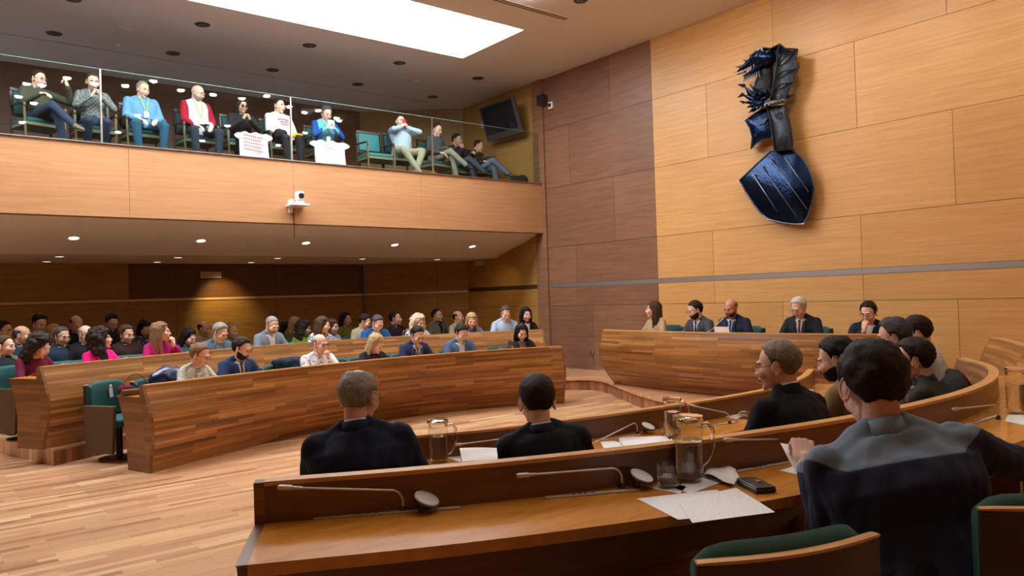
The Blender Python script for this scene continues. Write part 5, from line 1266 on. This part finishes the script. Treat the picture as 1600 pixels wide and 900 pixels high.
def mh(bn, px, py, off=.085): return meet(px, py, bn.T, bn.N, off)[0]
def disc(loc, face, label, first=[None]):
    if first[0]: return dup(first[0], loc, face, label)
    t = empty('desk_speaker', label, 'speaker', loc, face); R_ = rotm(.45)
    b = MB(); b.lathe([(.001, -.012), (.034, -.012), (.045, -.004), (.046, .003), (.043, .005), (.001, .005)], (0, 0, .042), n=32, rot=R_); b.build('housing', M_DMET, t)
    b = MB(); b.lathe([(.001, .0065), (.041, .0055), (.042, .003), (.001, .003)], (0, 0, .042), n=32, rot=R_); b.build('grille', M_WHITE, t)
    b = MB(); b.cap((0, .02, .0), (0, .02, .03), .012, .012); b.build('foot', M_DMET, t)
    first[0] = t; return t
vd = lambda p: math.atan2(-p.x, p.y)   # turn a desk thing to face back along the bench
z2, z1 = BR2.zt, BR1.zt
q = az(1078, 752, z2); pitcher(q, -.55, 'large clear water pitcher with lid on the nearest desk, beside the tumbler')
q = az(1590, 646, z2); pitcher(q, -.3, 'clear water pitcher at the right edge of the picture on the nearest desk')
q = az(686, 727, z1); pitcher(q, -.45, 'clear water pitcher between the two dark-suited men seen from behind')
q = az(1052, 684, z1); pitcher(q, -.6, 'clear water pitcher on the further desk, behind the large pitcher')
q = az(1265, 612, z1+.02); q = ad(1257, 600, 4.6); pitcher((q.x, q.y, z1), 0, 'water pitcher between the black suit and the tan jacket')
tumbler(az(1043, 762, z2), 'short water glass standing left of the large pitcher')
tumbler(az(1041, 680, z1), 'short water glass beside the further pitcher')
tumbler(az(1162, 653, z1), 'short water glass in front of the hands of the heavy man in black')
sheet(onz([(1019, 763), (1062, 771), (1073, 760), (1035, 752)], z2+.002), 'white paper napkin under the short water glass', name='napkin', cat='napkin')
sheet(onz([(1052, 762), (1078, 771), (1130, 752), (1100, 741)], z2+.002), 'white paper napkin under the large pitcher', name='napkin', cat='napkin')
# crumpled folded napkin
c = onz([(1100, 741), (1148, 758), (1150, 732), (1112, 724)], z2+.014); sheet(c, 'crumpled folded napkin right of the large pitcher', wav=.012, name='napkin', cat='napkin')
c = onz([(1130, 752), (1157, 752), (1152, 738), (1140, 735)], z2+.008); sheet(c, 'small crumpled napkin corner beside the black wallet', wav=.008, name='napkin', cat='napkin')
# wallet
cs = onz([(1146, 757), (1192, 781), (1217, 768), (1172, 748)], z2); ctr = sum(cs, V())/4; dx = (cs[1]-cs[0]); a = math.atan2(dx.y, dx.x)
t = empty('wallet_case', 'black leather wallet case with a clasp on the nearest desk', 'wallet', ctr, a)
b = MB(); b.box((0, 0, .009), (.15, .075, .014)); o = b.build('cover', M_BLACK, t, smooth=False); bevel(o, .005, 3)
b = MB(); b.box((0, 0, .019), (.146, .072, .006)); o = b.build('flap', LEATHER, t, smooth=False); bevel(o, .003, 3)
b = MB(); b.box((-.01, .012, .0235), (.03, .012, .003)); b.build('clasp', M_METAL, t, smooth=False)
def printed(name):
    m, n, l, b_ = nt(name); tc = n.new('ShaderNodeTexCoord'); mp = n.new('ShaderNodeMapping'); l.new(tc.outputs['Object'], mp.inputs[0]); mp.inputs['Rotation'].default_value = (0, 0, -.62)
    br = n.new('ShaderNodeTexBrick'); br.inputs['Scale'].default_value = 1; br.inputs['Brick Width'].default_value = .05; br.inputs['Row Height'].default_value = .007; br.inputs['Mortar Size'].default_value = .0022
    br.inputs['Color1'].default_value = (.66, .67, .69, 1); br.inputs['Color2'].default_value = (.76, .77, .78, 1); br.inputs['Mortar'].default_value = (.8, .8, .8, 1); l.new(mp.outputs[0], br.inputs['Vector'])
    l.new(br.outputs['Color'], b_.inputs['Base Color']); b_.inputs['Roughness'].default_value = .8; return m
PRN = printed('printed_paper')
sheet(onz([(995, 779), (1060, 812), (1180, 800), (1120, 765)], z2+.002), 'printed sheet lying under another, left half of the pair on the nearest desk', mat=PRN, wav=.001)
sheet(onz([(1058, 782), (1082, 817), (1211, 800), (1150, 762)], z2+.005), 'printed sheet on top of the pair on the nearest desk', mat=PRN, wav=.001)
sheet(onz([(1218, 735), (1250, 742), (1290, 730), (1262, 722)], z2+.002), 'white sheet flat on the desk under the raised paper')
sheet([ad(1219, 692, 2.66), ad(1243, 738, 2.52), ad(1306, 745, 2.46), ad(1285, 704, 2.6)], 'white paper held up in the left hand of the man in the sweater', wav=.002)
c = [ad(718, 700, 3.35), ad(722, 722, 3.2), ad(778, 719, 3.2), ad(776, 700, 3.35)]; sheet(c, 'curled white sheet lying right of the pitcher between the two men', wav=.006)
sheet(onz([(700, 716), (720, 722), (720, 710), (705, 708)], z1+.002), 'small white note beside the pitcher between the two men')
sheet(onz([(966, 683), (970, 697), (1050, 691), (1040, 681)], z1+.002), 'white sheet on the further desk beside the black suit')
sheet(onz([(938, 690), (945, 703), (985, 697), (960, 689)], z1+.002), 'white sheet corner next to the arm of the man in black')
sheet(onz([(1130, 650), (1150, 655), (1172, 648), (1150, 643)], z1+.002), 'white sheet under the hands of the heavy man in black')
sheet(onz([(1570, 658), (1600, 664), (1600, 648), (1575, 648)], z2+.002), 'white napkin at the right edge under the pitcher', name='napkin', cat='napkin')
# microphones of the near desks
gooseneck(az(630, 800, z2), mh(BR2, 440, 765), 'gooseneck microphone at the left end of the nearest desk', rail=onz([(490, 811), (720, 794)], z2))
gooseneck(az(972, 763, z2), mh(BR2, 812, 744), 'gooseneck microphone left of the large pitcher on the nearest desk', rail=onz([(852, 779), (1000, 766)], z2))
gooseneck(az(1262, 712, z2+.0), mh(BR2, 1135, 690), 'gooseneck microphone right of the large pitcher, behind the raised paper', rail=onz([(1150, 738), (1240, 722)], z2))
gooseneck(az(1560, 655, z2), mh(BR2, 1490, 640), 'gooseneck microphone near the right edge on the nearest desk', rail=onz([(1500, 668), (1560, 650)], z2))
gooseneck(az(905, 690, z1), mh(BR1, 712, 695), 'gooseneck microphone on the further desk reaching left to the pitcher', rail=onz([(800, 702), (905, 692)], z1))
gooseneck(az(996, 679, z1), az(905, 702, z1+.03), 'gooseneck microphone bent down on the further desk beside the oval speaker', rail=onz([(930, 690), (1000, 680)], z1))
gooseneck(az(1140, 662, z1), mh(BR1, 1078, 636), 'gooseneck microphone in front of the heavy man in black', rail=onz([(1090, 668), (1150, 660)], z1))
disc(az(667, 800, z2), .45, 'round white desk speaker beside the leftmost microphone')
disc(az(1003, 763, z2), .3, 'round white desk speaker left of the short water glass on the nearest desk')
disc(az(1013, 677, z1), .2, 'round white desk speaker on the further desk left of its pitcher')
# left side desks: pitchers, glasses, papers
for bn, px, lb in ((BL1, 312, 'water pitcher before the woman in the pale patterned top'), (BL1, 655, 'water pitcher before the navy suit and tie'), (BL1, 798, 'water pitcher before the dark-haired woman at the bench end'), (BL2, 338, 'water pitcher before the blue-grey jacket'), (BL2, 640, 'water pitcher before the curly white-blonde hair')):
    at, n = meet(px, 560, bn.T, bn.N, .17); pitcher((at.x, at.y, bn.zt), 2.6, lb)
for bn, px, off, lb in ((BL1, 590, .24, 'sheet before the blonde in dark navy'), (BL1, 722, .24, 'sheet before the slate blue jacket'), (BL1, 378, .24, 'sheet before the navy suit and maroon tie'), (BL2, 100, .22, 'sheet right of the maroon blouse'), (BL2, 425, .24, 'sheet before the light grey suit'), (BL2, 600, .2, 'sheet before the bright blue suit'), (BL2, 790, .24, 'sheet before the pale blue shirt'), (BP, 1248, .3, 'sheet before the white-haired man at the presidium'), (BP, 1086, .3, 'sheet before the bearded man in grey at the presidium')):
    at, n = meet(px, 545, bn.T, bn.N, off); tn = V((-n.y, n.x)); c = [V((at.x, at.y, bn.zt+.001))+V((n.x*a+tn.x*b_, n.y*a+tn.y*b_, 0)) for a, b_ in ((-.1, -.14), (-.1, .14), (.1, .14), (.1, -.14))]
    sheet(c, 'white '+lb)
# presidium reader's raised paper and microphone
p = d3; w = p.w; a, b2 = p.geo[1][1], p.geo[-1][1]; cx = (a+b2)/2
sheet([w(cx+V((-.13, .05, -.03))), w(cx+V((.11, .05, -.03))), w(cx+V((.11, .09, .2))), w(cx+V((-.13, .09, .2)))], 'white sheet held up by the bald reader at the presidium', wav=.003)
at, n = meet(1105, 510, BP.T, BP.N, .2)
t = gooseneck((at.x, at.y, BP.zt), tuple(ad(1131, 502, (at-V((0, 0, H))).dot(fv))), 'slender microphone before the bald reader at the presidium', height=.12)
for px, lb in ((1040, 'left'), (1215, 'middle'), (1320, 'right')):
    at, n = meet(px, 515, BP.T, BP.N, .15); tumbler((at.x, at.y, BP.zt), f'small water glass on the presidium desk, {lb} of the three')
# gallery things -----------------------------------------------------------
def fill_text(txt, size, mat, parent=None, loc=(0, 0, 0), R_=None, nm='lettering'):
    c = bpy.data.curves.new(nm, 'FONT'); c.body = txt; c.size = size; c.extrude = .001; c.align_x = 'CENTER'; c.resolution_u = 1
    o = bpy.data.objects.new(nm, c); COL.objects.link(o); dg = bpy.context.evaluated_depsgraph_get(); me = bpy.data.meshes.new_from_object(o.evaluated_get(dg)); bpy.data.objects.remove(o)
    me.materials.clear(); me.materials.append(mat); q = link(nm, me, parent, loc)
    if R_ is not None: q.rotation_euler = R_
    return q
RED = plain('red_print', (.55, .04, .06), .7); WHT = cloth((.66, .70, .72), key='white_cotton')
def hung_shirt(px0, px1, py0, py1, y, label):
    """t-shirt held by the shoulders, hanging in front of its holder"""
    a = ay(px0, py0, y); c = ay(px1, py1, y); w_ = c.x-a.x; h = a.z-c.z; t = empty('t_shirt', label, 't-shirt', ((a.x+c.x)/2, y, c.z))
    n = 22; out = [(-.5, 1), (-.62, .80), (-.5, .72), (-.42, .78), (-.40, .0), (.5, .0), (.40, .78), (.50, .70), (.6, .80), (.42, 1), (.12, 1.0), (0, .95), (-.12, 1.0)]
    b = MB(); rows_ = []
    for j in range(n+1):
        v = j/n; row = []
        wv = .50-.04*v if v < .72 else .47+.17*math.sin((v-.72)/.28*PI*.9)
        for i in range(n+1):
            u = (i/n*2-1); row.append((u*wv*w_*(.94 if u < 0 else 1.04), .018*math.sin(u*7+v*3)*(1-.5*v)-.03*(1-v), v*h-.012*abs(u)**3*v+.012*math.sin(u*9)*v**4))
        rows_.append(row)
    for dy in (-.008, .008):
        m0 = [(p[0], p[1]+dy, p[2]) for r in rows_ for p in r]
        b.add(m0, [(j*(n+1)+i, j*(n+1)+i+1, (j+1)*(n+1)+i+1, (j+1)*(n+1)+i) for j in range(n) for i in range(n)])
    b.build('cloth', WHT, t, ang=80)
    for k, (tx, sz) in enumerate((('SALVEM', .065), ('XXXXXXXXX', .03), ('XXXXXXXXXX', .03))):
        if k: continue
    return t, w_, h
t, w_, h_ = hung_shirt(371, 419, 205, 248, 12.02, 'white t-shirt with red lines of print hanging before the person in sunglasses')
for k in range(5):
    b = MB()
    for j in range(9-k % 2): b.box((-.15+.035*j, -.055, h_*.86-k*.055-.004*j), (.024, .003, .016 if k else .028))
    b.build('red_print', RED, t, smooth=False)
t, w_, h_ = hung_shirt(489, 539, 218, 259, 12.02, 'white t-shirt with faint red print hanging before the man in the light blue vest')
for k in range(2):
    b = MB()
    for j in range(7): b.box((-.10+.033*j, -.055, h_*.82-k*.05-.004*j), (.022, .003, .014))
    b.build('red_print', plain('faint_red', (.5, .25, .27), .7), t, smooth=False)
# print on the white t-shirt, jacket over the arm, yellow cloth
pp_ = g6; b = MB()
for k in range(3):
    for j in range(8 if k == 0 else 7):
        x = -.085+.024*j; v = pp_.tp(x, pp_.front(.36-.045*k, .018)-.10*x*x*10, .36-.045*k); b.box(v, (.017, .006, .026 if k == 0 else .012), pp_.TM)
b.build('red_print', RED, pp_.o, smooth=False)
def blob(name, label, cat, pts, mat, loc=(0, 0, 0), rz=0, vox=.015, amp=.012, parent=None):
    b = MB()
    for p in pts: b.ell(p[0], p[1], p[2] if len(p) > 2 else None)
    vs, fs = remesh(b, vox, 3); vs = np.array([v+amp*noise.noise(V(v)*13) for v in vs])
    me = bpy.data.meshes.new(name); me.from_pydata(vs.tolist(), [], fs); me.update(); me.materials.append(mat); me.polygons.foreach_set('use_smooth', [True]*len(fs))
    o = link(name, me, parent, loc, rz)
    if not parent: tag(o, label, cat)
    return o
r = g6; q = r.w((.12, .22, .60)); blob('jacket', 'dark jacket lying over the lap of the man in the white t-shirt', 'jacket', [((0, 0, .02), (.12, .16, .06)), ((.06, .1, -.02), (.08, .1, .09)), ((-.03, -.08, .05), (.08, .08, .07))], cloth((.012, .012, .016)), q, PI)
q = r.w((-.13, .34, .60)); blob('yellow_cloth', 'yellow cloth lying on the lap beside the white t-shirt', 'cloth', [((0, 0, 0), (.12, .09, .03)), ((.08, .03, -.02), (.06, .05, .05))], cloth((.55, .42, .03)), q, PI)
# lanyards with badges
YEL = plain('lanyard_yellow', (.45, .55, .05), .6)
for r, lb in ((g3, 'yellow lanyard with a badge on the light blue shirt'), (g4, 'yellow lanyard on the white and red jacket'), (g7, 'yellow lanyard on the light blue vest')):
    b = MB()
    for sx in (-1, 1):
        pts = [r.tp(sx*(.06*(1-f)+.004), r.front(.49-.30*f, .016+.012*math.sin(f*PI)), .49-.30*f) for f in [k/8 for k in range(9)]]; b.tube(pts, .007, 6)
    b.build('lanyard', YEL, r.o); b = MB(); b.box(r.tp(0, r.front(.15, .03), .15), (.07, .006, .09), r.TM); b.build('badge', PAPER, r.o, smooth=False)
# phones, cup, notepads
def held(r, name, label, cat, dims, mat, off=(0, 0, 0), rot=None, lid=None):
    a, b2 = r.geo[1][1]+r.geo[1][2]*.07, r.geo[-1][1]+r.geo[-1][2]*.07; c = (a+b2)/2+V(off); q = r.w(c)
    b = MB(); b.box((0, 0, 0), dims, rot); o = b.build(name, mat, smooth=False, loc=q); o.rotation_euler = (0, 0, -r.face); bevel(o, min(dims)*.3); return tag(o, label, cat)
held(g2, 'phone', 'dark phone held up by the man in the plaid shirt', 'phone', (.15, .012, .075), M_BLACK)
held(g7, 'notepad', 'small notepad held by the man in the light blue vest', 'notepad', (.12, .02, .15), PAPER)
held(g4, 'phone', 'dark phone on the lap of the man in white and red', 'phone', (.075, .15, .012), M_BLACK, (0, .02, .02))
b = MB(); b.lathe([(.001, 0), (.028, 0), (.036, .1), (.034, .1), (.027, .005), (.001, .005)]); r = g8; c = (r.geo[1][1]+r.geo[-1][1])/2+(r.geo[1][2]+r.geo[-1][2])*.035; o = b.build('cup', plain('red_plastic', (.6, .01, .05), .4), loc=r.w(c)+V((0, 0, -.01))); tag(o, 'small red cup held at the mouth by the man in khaki trousers', 'cup')
for r, lb in ((g9, 'white papers on the knee of the man in the grey-green sweater'), (g11, 'open white papers on the knee of the rightmost man in the gallery')):
    k = r.LG[1][1]; c = [r.w(k+V((x, y, .085+y*.1))) for x, y in ((-.16, -.25), (.14, -.25), (.14, -.02), (-.16, -.02))]; sheet(c, lb, wav=.004)
# bag on the gallery floor
q = ay(823, 282, 12.0); blob('bag', 'dark round bag on the gallery floor at the right end', 'bag', [((0, 0, .12), (.22, .15, .14)), ((.1, 0, .16), (.12, .12, .12))], cloth((.012, .014, .012)), (q.x-.22, 12.0, GF))
# ---- left floor things
at, n = meet(452, 565, BL1.T, BL1.N, .86); f = hd(-n)
blob('jacket', 'navy jacket draped over the chair back left of the bald man in white', 'jacket', [((0, -.03, .86), (.25, .07, .06)), ((0, -.07, .72), (.24, .035, .2)), ((0, .01, .78), (.23, .03, .13))], cloth((.018, .026, .05)), (at.x, at.y, 0), -f, amp=.02)
at, n = meet(262, 587, BL1.T, BL1.N, .80); blob('bag', 'crumpled glossy dark blue bag on the chair at the left of the front bench', 'bag', [((0, 0, .78), (.2, .13, .17)), ((.1, .02, .84), (.12, .1, .1)), ((-.12, 0, .74), (.1, .1, .17))], plain('navy_nylon', (.01, .025, .08), .25), (at.x, at.y, 0), 0, amp=.03)
at, n = meet(212, 610, BL1.T, BL1.N, .34)
t = empty('handbag', 'small bag with an arched woven handle at the left end of the front bench', 'bag', (at.x, at.y, .735))
b = MB(); b.tube([(.13*math.cos(a_), 0, .0+.21*math.sin(a_)) for a_ in [PI*k/14 for k in range(15)]], .008, 8); b.build('handle', plain('wicker', (.22, .12, .06), .7), t)
b = MB(); b.box((0, 0, .03), (.26, .1, .06)); o = b.build('body', plain('handbag_leather', (.12, .05, .03), .5), t, smooth=False); bevel(o, .02, 3)
at = az(200, 618, .80); blob('scarf', 'crumpled maroon cloth beside the teal chair', 'scarf', [((0, 0, 0), (.08, .06, .05)), ((.05, .02, -.02), (.06, .05, .05))], cloth((.12, .008, .025)), (1.78, 8.62, .78))
# white paper tag on the free-standing teal chair
# person's dark coat over a chair and black case at the left edge
for (px, py, D, s, lb, nm) in ((8, 585, 9.3, (.2, .16, .22), 'dark navy coat over a chair at the left edge', 'coat'), (8, 640, 9.4, (.26, .2, .34), 'black travel bag standing on the step at the left edge', 'bag')):
    q = ad(px, py, D); zc = q.z; blob(nm, lb, nm, [((0, 0, 0), s), ((-.2, .05, -.02), (s[0], s[1], s[2]*.9))], cloth((.010, .012, .02) if nm == 'coat' else (.008, .008, .008)), (q.x, q.y, max(zc, TZ+s[2]*.95) if nm == 'bag' else zc), 0, amp=.02)
q = ad(8, 600, 9.75); chair('aud', q.x, q.y, TZ, 2.7, 'dark chair holding the navy coat at the left edge')
q = ad(1492, 585, 5.15); blob('jacket', 'dark grey jacket hung over the green chair beyond the grey-green jacket', 'jacket', [((0, 0, .0), (.2, .09, .14)), ((.05, 0, -.12), (.18, .07, .16))], cloth((.03, .028, .027)), (q.x, q.y, .87), .5, amp=.02)
# ================================================================ WALL EMBLEM
def emblem():
    t = empty('heraldic_emblem', 'dark blue-black metal sculpture of a winged dragon crest over a shield on the wall', 'emblem', (W-.02, 6.2, 3.9)); O = V(t.location)
    def E(px, py, d=0): return ax(px, py, W-.10-d)-O
    mb_ = plain('emblem_dark', (.05, .056, .07), .4, .8, bump=.6, bscale=25, var=.5); bl = plain('emblem_blue', (.006, .022, .07), .22, .8, bump=.35, bscale=30, var=.6); sv = plain('emblem_edge', (.16, .18, .22), .25, .9)
    def plate(pts, d0, d1, mat, nm, bulge=0, rim=None):
        k = len(pts); cx_ = sum(p[0] for p in pts)/k; cy_ = sum(p[1] for p in pts)/k; b = MB(); rings = []
        for f, dd in ((1, d0), (1, d1), (.93, d1+.012), (.6, d1+bulge*.7+.012), (.25, d1+bulge+.012)):
            rings.append([E(cx_+(x-cx_)*f, cy_+(y-cy_)*f, dd) for x, y in pts])
        b.loft(rings); o = b.build(nm, mat, t, ang=35)
        if rim: c = MB(); c.tube([E(x, y, d1+.006) for x, y in pts], rim, 8, closed=True); c.build('rim', sv, o)
        return o
    def dense(pts, n=5):
        P_ = [V((p[0], p[1], 0)) for p in pts]; out = []
        for i in range(len(P_)):
            a, b_, c, d = P_[i-1], P_[i], P_[(i+1) % len(P_)], P_[(i+2) % len(P_)]
            for k in range(n):
                u = k/n; q = b_.lerp(c, u); out.append((q.x, q.y))
        return out
    sh = plate(dense([(1155.7, 281.8), (1180, 258), (1204.4, 236), (1237.4, 233.5), (1252, 245), (1262, 260), (1269, 278), (1272, 295), (1269, 315), (1263, 335), (1256, 350), (1240, 350.5), (1222, 348), (1200, 342.5), (1188, 333), (1177, 318), (1166, 301)], 2), -.02, .06, bl, 'shield', .10, .012)
    for a, c in (((1175, 270), (1214, 330)), ((1188, 257), (1246, 340)), ((1204, 248), (1261, 327)), ((1226, 246), (1263, 300))):
        b = MB(); n = 8; b.tube([E(a[0]+(c[0]-a[0])*k/n, a[1]+(c[1]-a[1])*k/n, .085+.085*math.sin(PI*(.15+.7*k/n))) for k in range(n+1)], .009, 8); b.build('ridge', sv, sh)
    ml = plate(dense([(1163, 189), (1178, 178), (1190, 170), (1204, 166), (1207, 190), (1206, 216), (1192, 218), (1183, 224), (1173, 233), (1175, 214), (1171, 200)], 2), .0, .10, bl, 'mantling', .03, .006)
    b = MB(); c_ = [(1184, 196), (1190, 187), (1200, 184), (1194, 193)]; b.loft([[E(x, y, .145) for x, y in c_], [E(x, y, .16) for x, y in c_]]); b.build('lozenge', mb_, ml)
    rb = plate(dense([(1198, 166), (1225, 164), (1233.7, 186), (1238, 208), (1240, 229), (1226, 233), (1211, 237), (1208, 220), (1205, 200)], 2), .02, .16, mb_, 'robe', .05)
    for pts in (((1199, 168), (1205, 195), (1210, 235)), ((1214, 168), (1220, 200), (1224, 232)), ((1226, 170), (1231, 200), (1235, 228))):
        b = MB(); b.tube([E(x, y, .19) for x, y in pts], .014, 8); b.build('fold', mb_, rb)
    b = MB()
    for a in range(4):
        r_ = a*PI/2+.15; x, y = 1216.5, 180; w0, w1, L = 1.2, 3.6, 6.5; cc, ss = math.cos(r_), math.sin(r_)
        poly = [(0, -w0), (L, -w1), (L, w1), (0, w0)]; poly = [(x+u*cc-v*ss, y+u*ss+v*cc) for u, v in poly]
        b.loft([[E(u, v, .205) for u, v in poly], [E(u, v, .235) for u, v in poly]])
    b.build('cross', plain('emblem_black', (.006, .007, .012), .5, .5), rb)
    # crown belt
    b = MB(); b.tube([E(1176, 172, .12), (E(1186, 166, .19)), E(1200, 162, .24), E(1214, 159, .24), E(1228, 156, .15)], .035, 10)
    for k in range(9): f = k/8; b.ell(E(1178+48*f, 170-13*f, .20+.06*math.sin(f*PI)), (.03, .028, .03), nu=10, nv=7)
    b.build('crown_band', sv, t)
    # neck
    rings = []
    for (x0, y0, x1_, y1_, d) in ((1180, 150, 1212, 146, .12), (1184, 134, 1212, 132, .14), (1189, 118, 1212, 116, .16), (1193, 104, 1213, 102, .17), (1192, 92, 1212, 90, .16), (1190, 82, 1204, 79, .12)):
        c0, c1_ = E(x0, y0), E(x1_, y1_); m = (c0+c1_)/2; r = (c0-c1_)/2; rings.append([m+r*math.cos(a)+V((-d*(.55+.55*math.sin(a)), 0, 0)) for a in [2*PI*k/14 for k in range(14)]])
    b = MB(); b.loft(rings); nk = b.build('neck', mb_, t)
    # wing membrane: scalloped edge, ribs and hollows between them
    root_ = (1212, 104); edge_ = [(1190, 75), (1205, 76), (1218, 69), (1227, 76), (1237, 79), (1246, 77), (1243, 87), (1242, 96), (1247, 106), (1241, 112), (1239, 119), (1240, 128), (1234, 134), (1231, 141), (1229, 150), (1226, 157), (1206, 158)]
    b = MB(); inner_ = [(1196+f*.0, 86) for f in range(1)]; n = len(edge_); spn = [(1192, 82), (1198, 86), (1204, 92), (1208, 96), (1211, 100), (1213, 103), (1213, 108), (1212, 112), (1211, 116), (1210, 120), (1210, 125), (1209, 130), (1208, 136), (1207, 141), (1206, 146), (1205, 151), (1204, 156)]
    for s_ in (.03, .06):
        pass
    rr = []
    for (e, s2) in zip(edge_, spn):
        row = []
        for k in range(7):
            f = k/6; row.append(E(s2[0]+(e[0]-s2[0])*f, s2[1]+(e[1]-s2[1])*f, .15-.05*math.sin(f*PI)+.02*f))
        rr.append(row+[v+V((.03, 0, 0)) for v in row[::-1]])
    b.loft(rr); wg = b.build('wing', mb_, t, ang=50)
    for pts in (((1190, 76), (1204, 90), (1213, 103), (1210, 124), (1206, 150)), ((1213, 103), (1214, 85), (1218, 69)), ((1213, 103), (1226, 90), (1246, 77)), ((1210, 124), (1222, 112), (1247, 106)), ((1208, 140), (1220, 132), (1240, 128)), ((1246, 77), (1243, 88), (1242, 96), (1247, 106), (1240, 119), (1240, 128), (1232, 140), (1227, 156)), ((1190, 75), (1205, 76), (1218, 69), (1227, 76), (1246, 77))):
        b = MB(); P_ = [V((x, y, 0)) for x, y in pts]; b.tube([E(x, y, .17) for x, y in pts], .013, 8); b.build('rib', mb_, wg)
    b = MB(); b.cap(E(1229, 152, .1), E(1243, 146, .05), .03, .004); b.build('wing_spur', mb_, wg)
    # dragon head
    b = MB(); b.cap(E(1200, 92, .17), E(1184, 90, .22), .13, .10); b.cap(E(1184, 91, .24), E(1168, 100, .26), .09, .05); b.cap(E(1168, 101, .26), E(1152, 112, .24), .05, .015)
    b.cap(E(1190, 100, .2), E(1174, 113, .22), .07, .04); b.cap(E(1174, 113, .22), E(1160, 119, .22), .035, .01); b.ell(E(1176, 90, .30), (.05, .05, .05)); b.ell(E(1186, 84, .26), (.06, .06, .05))
    vs, fs = remesh(b, .014, 2); me = bpy.data.meshes.new('dragon_head'); me.from_pydata(vs.tolist(), [], fs); me.materials.append(bl); me.polygons.foreach_set('use_smooth', [True]*len(fs)); hdg = link('dragon_head', me, t)
    b = MB()
    for (x, y, u, v) in ((1188, 82, 1183, 71), (1192, 82, 1190, 72), (1184, 84, 1178, 78), (1196, 84, 1202, 78), (1178, 88, 1170, 84), (1170, 96, 1161, 94), (1160, 104, 1149, 105)): b.cap(E(x, y, .24), E(u, v, .26), .03, .004)
    b.build('horn', sv, hdg)
    b = MB()
    for k in range(8): b.cap(E(1186-3.2*k, 112+1.2*k, .22), E(1187-3.6*k, 121+1.1*k, .25), .018, .003); 
    for k in range(5): b.cap(E(1178-4*k, 101+2.2*k, .27), E(1178-4*k, 107+2.2*k, .27), .012, .002)
    b.build('teeth', sv, hdg)
    b = MB(); b.cap(E(1164, 112, .24), E(1153, 116, .26), .018, .012); b.cap(E(1153, 116, .26), E(1145, 113, .28), .012, .003); b.build('tongue', sv, hdg)
    # leafy crown points at the left of the belt
    b = MB(); R = random.Random(3)
    for (x, y, u, v, r) in ((1180, 152, 1162, 134, .05), (1162, 134, 1153, 132, .03), (1178, 156, 1160, 148, .05), (1160, 148, 1153, 152, .03), (1178, 160, 1162, 160, .045), (1162, 160, 1156, 158, .02), (1178, 164, 1167, 168, .04), (1184, 146, 1172, 132, .04), (1184, 150, 1178, 138, .04), (1190, 152, 1186, 142, .04), (1200, 150, 1199, 140, .035), (1180, 168, 1170, 176, .03), (1172, 150, 1166, 140, .03)):
        b.cap(E(x, y, .2), E(u, v, .24), r, .006)
    for k in range(14): b.ell(E(1174+R.uniform(0, 22), 150+R.uniform(-4, 14), .2+R.uniform(0, .06)), R.uniform(.03, .055), nu=9, nv=6)
    b.build('crown_leaf', bl, t)
    b = MB()
    for (x, y) in ((1215, 120), (1215, 200), (1215, 290)): b.box(E(x, y, .0), (.14, .1, .1))
    b.build('wall_bracket', mb_, t, smooth=False)
emblem()
# ================================================================ LIGHT
def spot(x, y, z, tx, ty, tz, e, ang, col=(1, .80, .58), r=.06, blend=.9):
    l = bpy.data.lights.new('lamp_light', 'SPOT'); l.energy = e; l.spot_size = ang; l.spot_blend = blend; l.color = col; l.shadow_soft_size = r
    o = bpy.data.objects.new('lamp_light', l); COL.objects.link(o); o.location = (x, y, z); d = V((tx-x, ty-y, tz-z)); o.rotation_euler = d.to_track_quat('-Z', 'Y').to_euler(); return o
WARM = (1, .93, .84)
# extra ceiling lamps added to light floor and near benches, unseen from here
k = 0
for x in (2.2, 4.2, 6.2):
    for y in (.6, 2.6, 4.6):
        lampd(x, y, CZ-.002, 1, .085, 'added round ceiling lamp, out of view, lighting the near benches', 'added lamps over the near benches'); spot(x, y, CZ-.03, x, y, 0, 135, 1.9, WARM)
for y in (-.6, 1.2, 3.0, 4.8, 6.6):
    lampd(8.1, y, CZ-.002, 1, .085, 'lit round ceiling lamp washing the light wooden wall', 'lit lamps washing the front wall'); spot(8.1, y, CZ-.03, W+.4, y, 2.2, 225 if y < 6 else 140, 2.0, (1, .89, .74))
for x, y in ((2.15, 6.15), (4.43, 7.17), (6.01, 7.65), (7.24, 6.76)): spot(x, y, CZ-.03, x, y, 0, 135, 1.9, WARM)
for x in (1.93, 3.7, 5.46, 7.22, 9.02): spot(x, 13.72, 2.44, x, 13.72, 0, 15, 2.4, (1, .8, .52))
spot(4.9, 15.1, 2.44, 5.1, 15.75, 1.5, 80, 1.3, (1, .68, .22))
spot(9.3, 12.6, 2.6, 10.1, 12.9, .9, 16, 1.8, (1, .72, .35))
w = bpy.data.worlds.new('world'); SC.world = w; w.use_nodes = True; w.node_tree.nodes['Background'].inputs[0].default_value = (.5, .42, .36, 1); w.node_tree.nodes['Background'].inputs[1].default_value = .02
# ================================================================ CAMERA
cam = bpy.data.cameras.new('camera'); co = bpy.data.objects.new('camera', cam); COL.objects.link(co); SC.camera = co
cam.sensor_fit = 'HORIZONTAL'; cam.sensor_width = 36; cam.lens = 36*F/1600; cam.clip_start = .05
M = Matrix((CR, CU, -fv)).transposed().to_4x4(); M.translation = V((0, 0, H)); co.matrix_world = M
SC.view_settings.view_transform = 'Standard'; SC.view_settings.look = 'None'; SC.view_settings.gamma = 1; SC.view_settings.exposure = .12; SC.view_settings.use_curve_mapping = False
SC.cycles.use_denoising = True; SC.cycles.max_bounces = 10; SC.cycles.transmission_bounces = 10; SC.cycles.transparent_max_bounces = 12; SC.cycles.diffuse_bounces = 6; SC.cycles.glossy_bounces = 4
SC.cycles.sample_clamp_indirect = 40; SC.cycles.caustics_reflective = False; SC.cycles.caustics_refractive = False
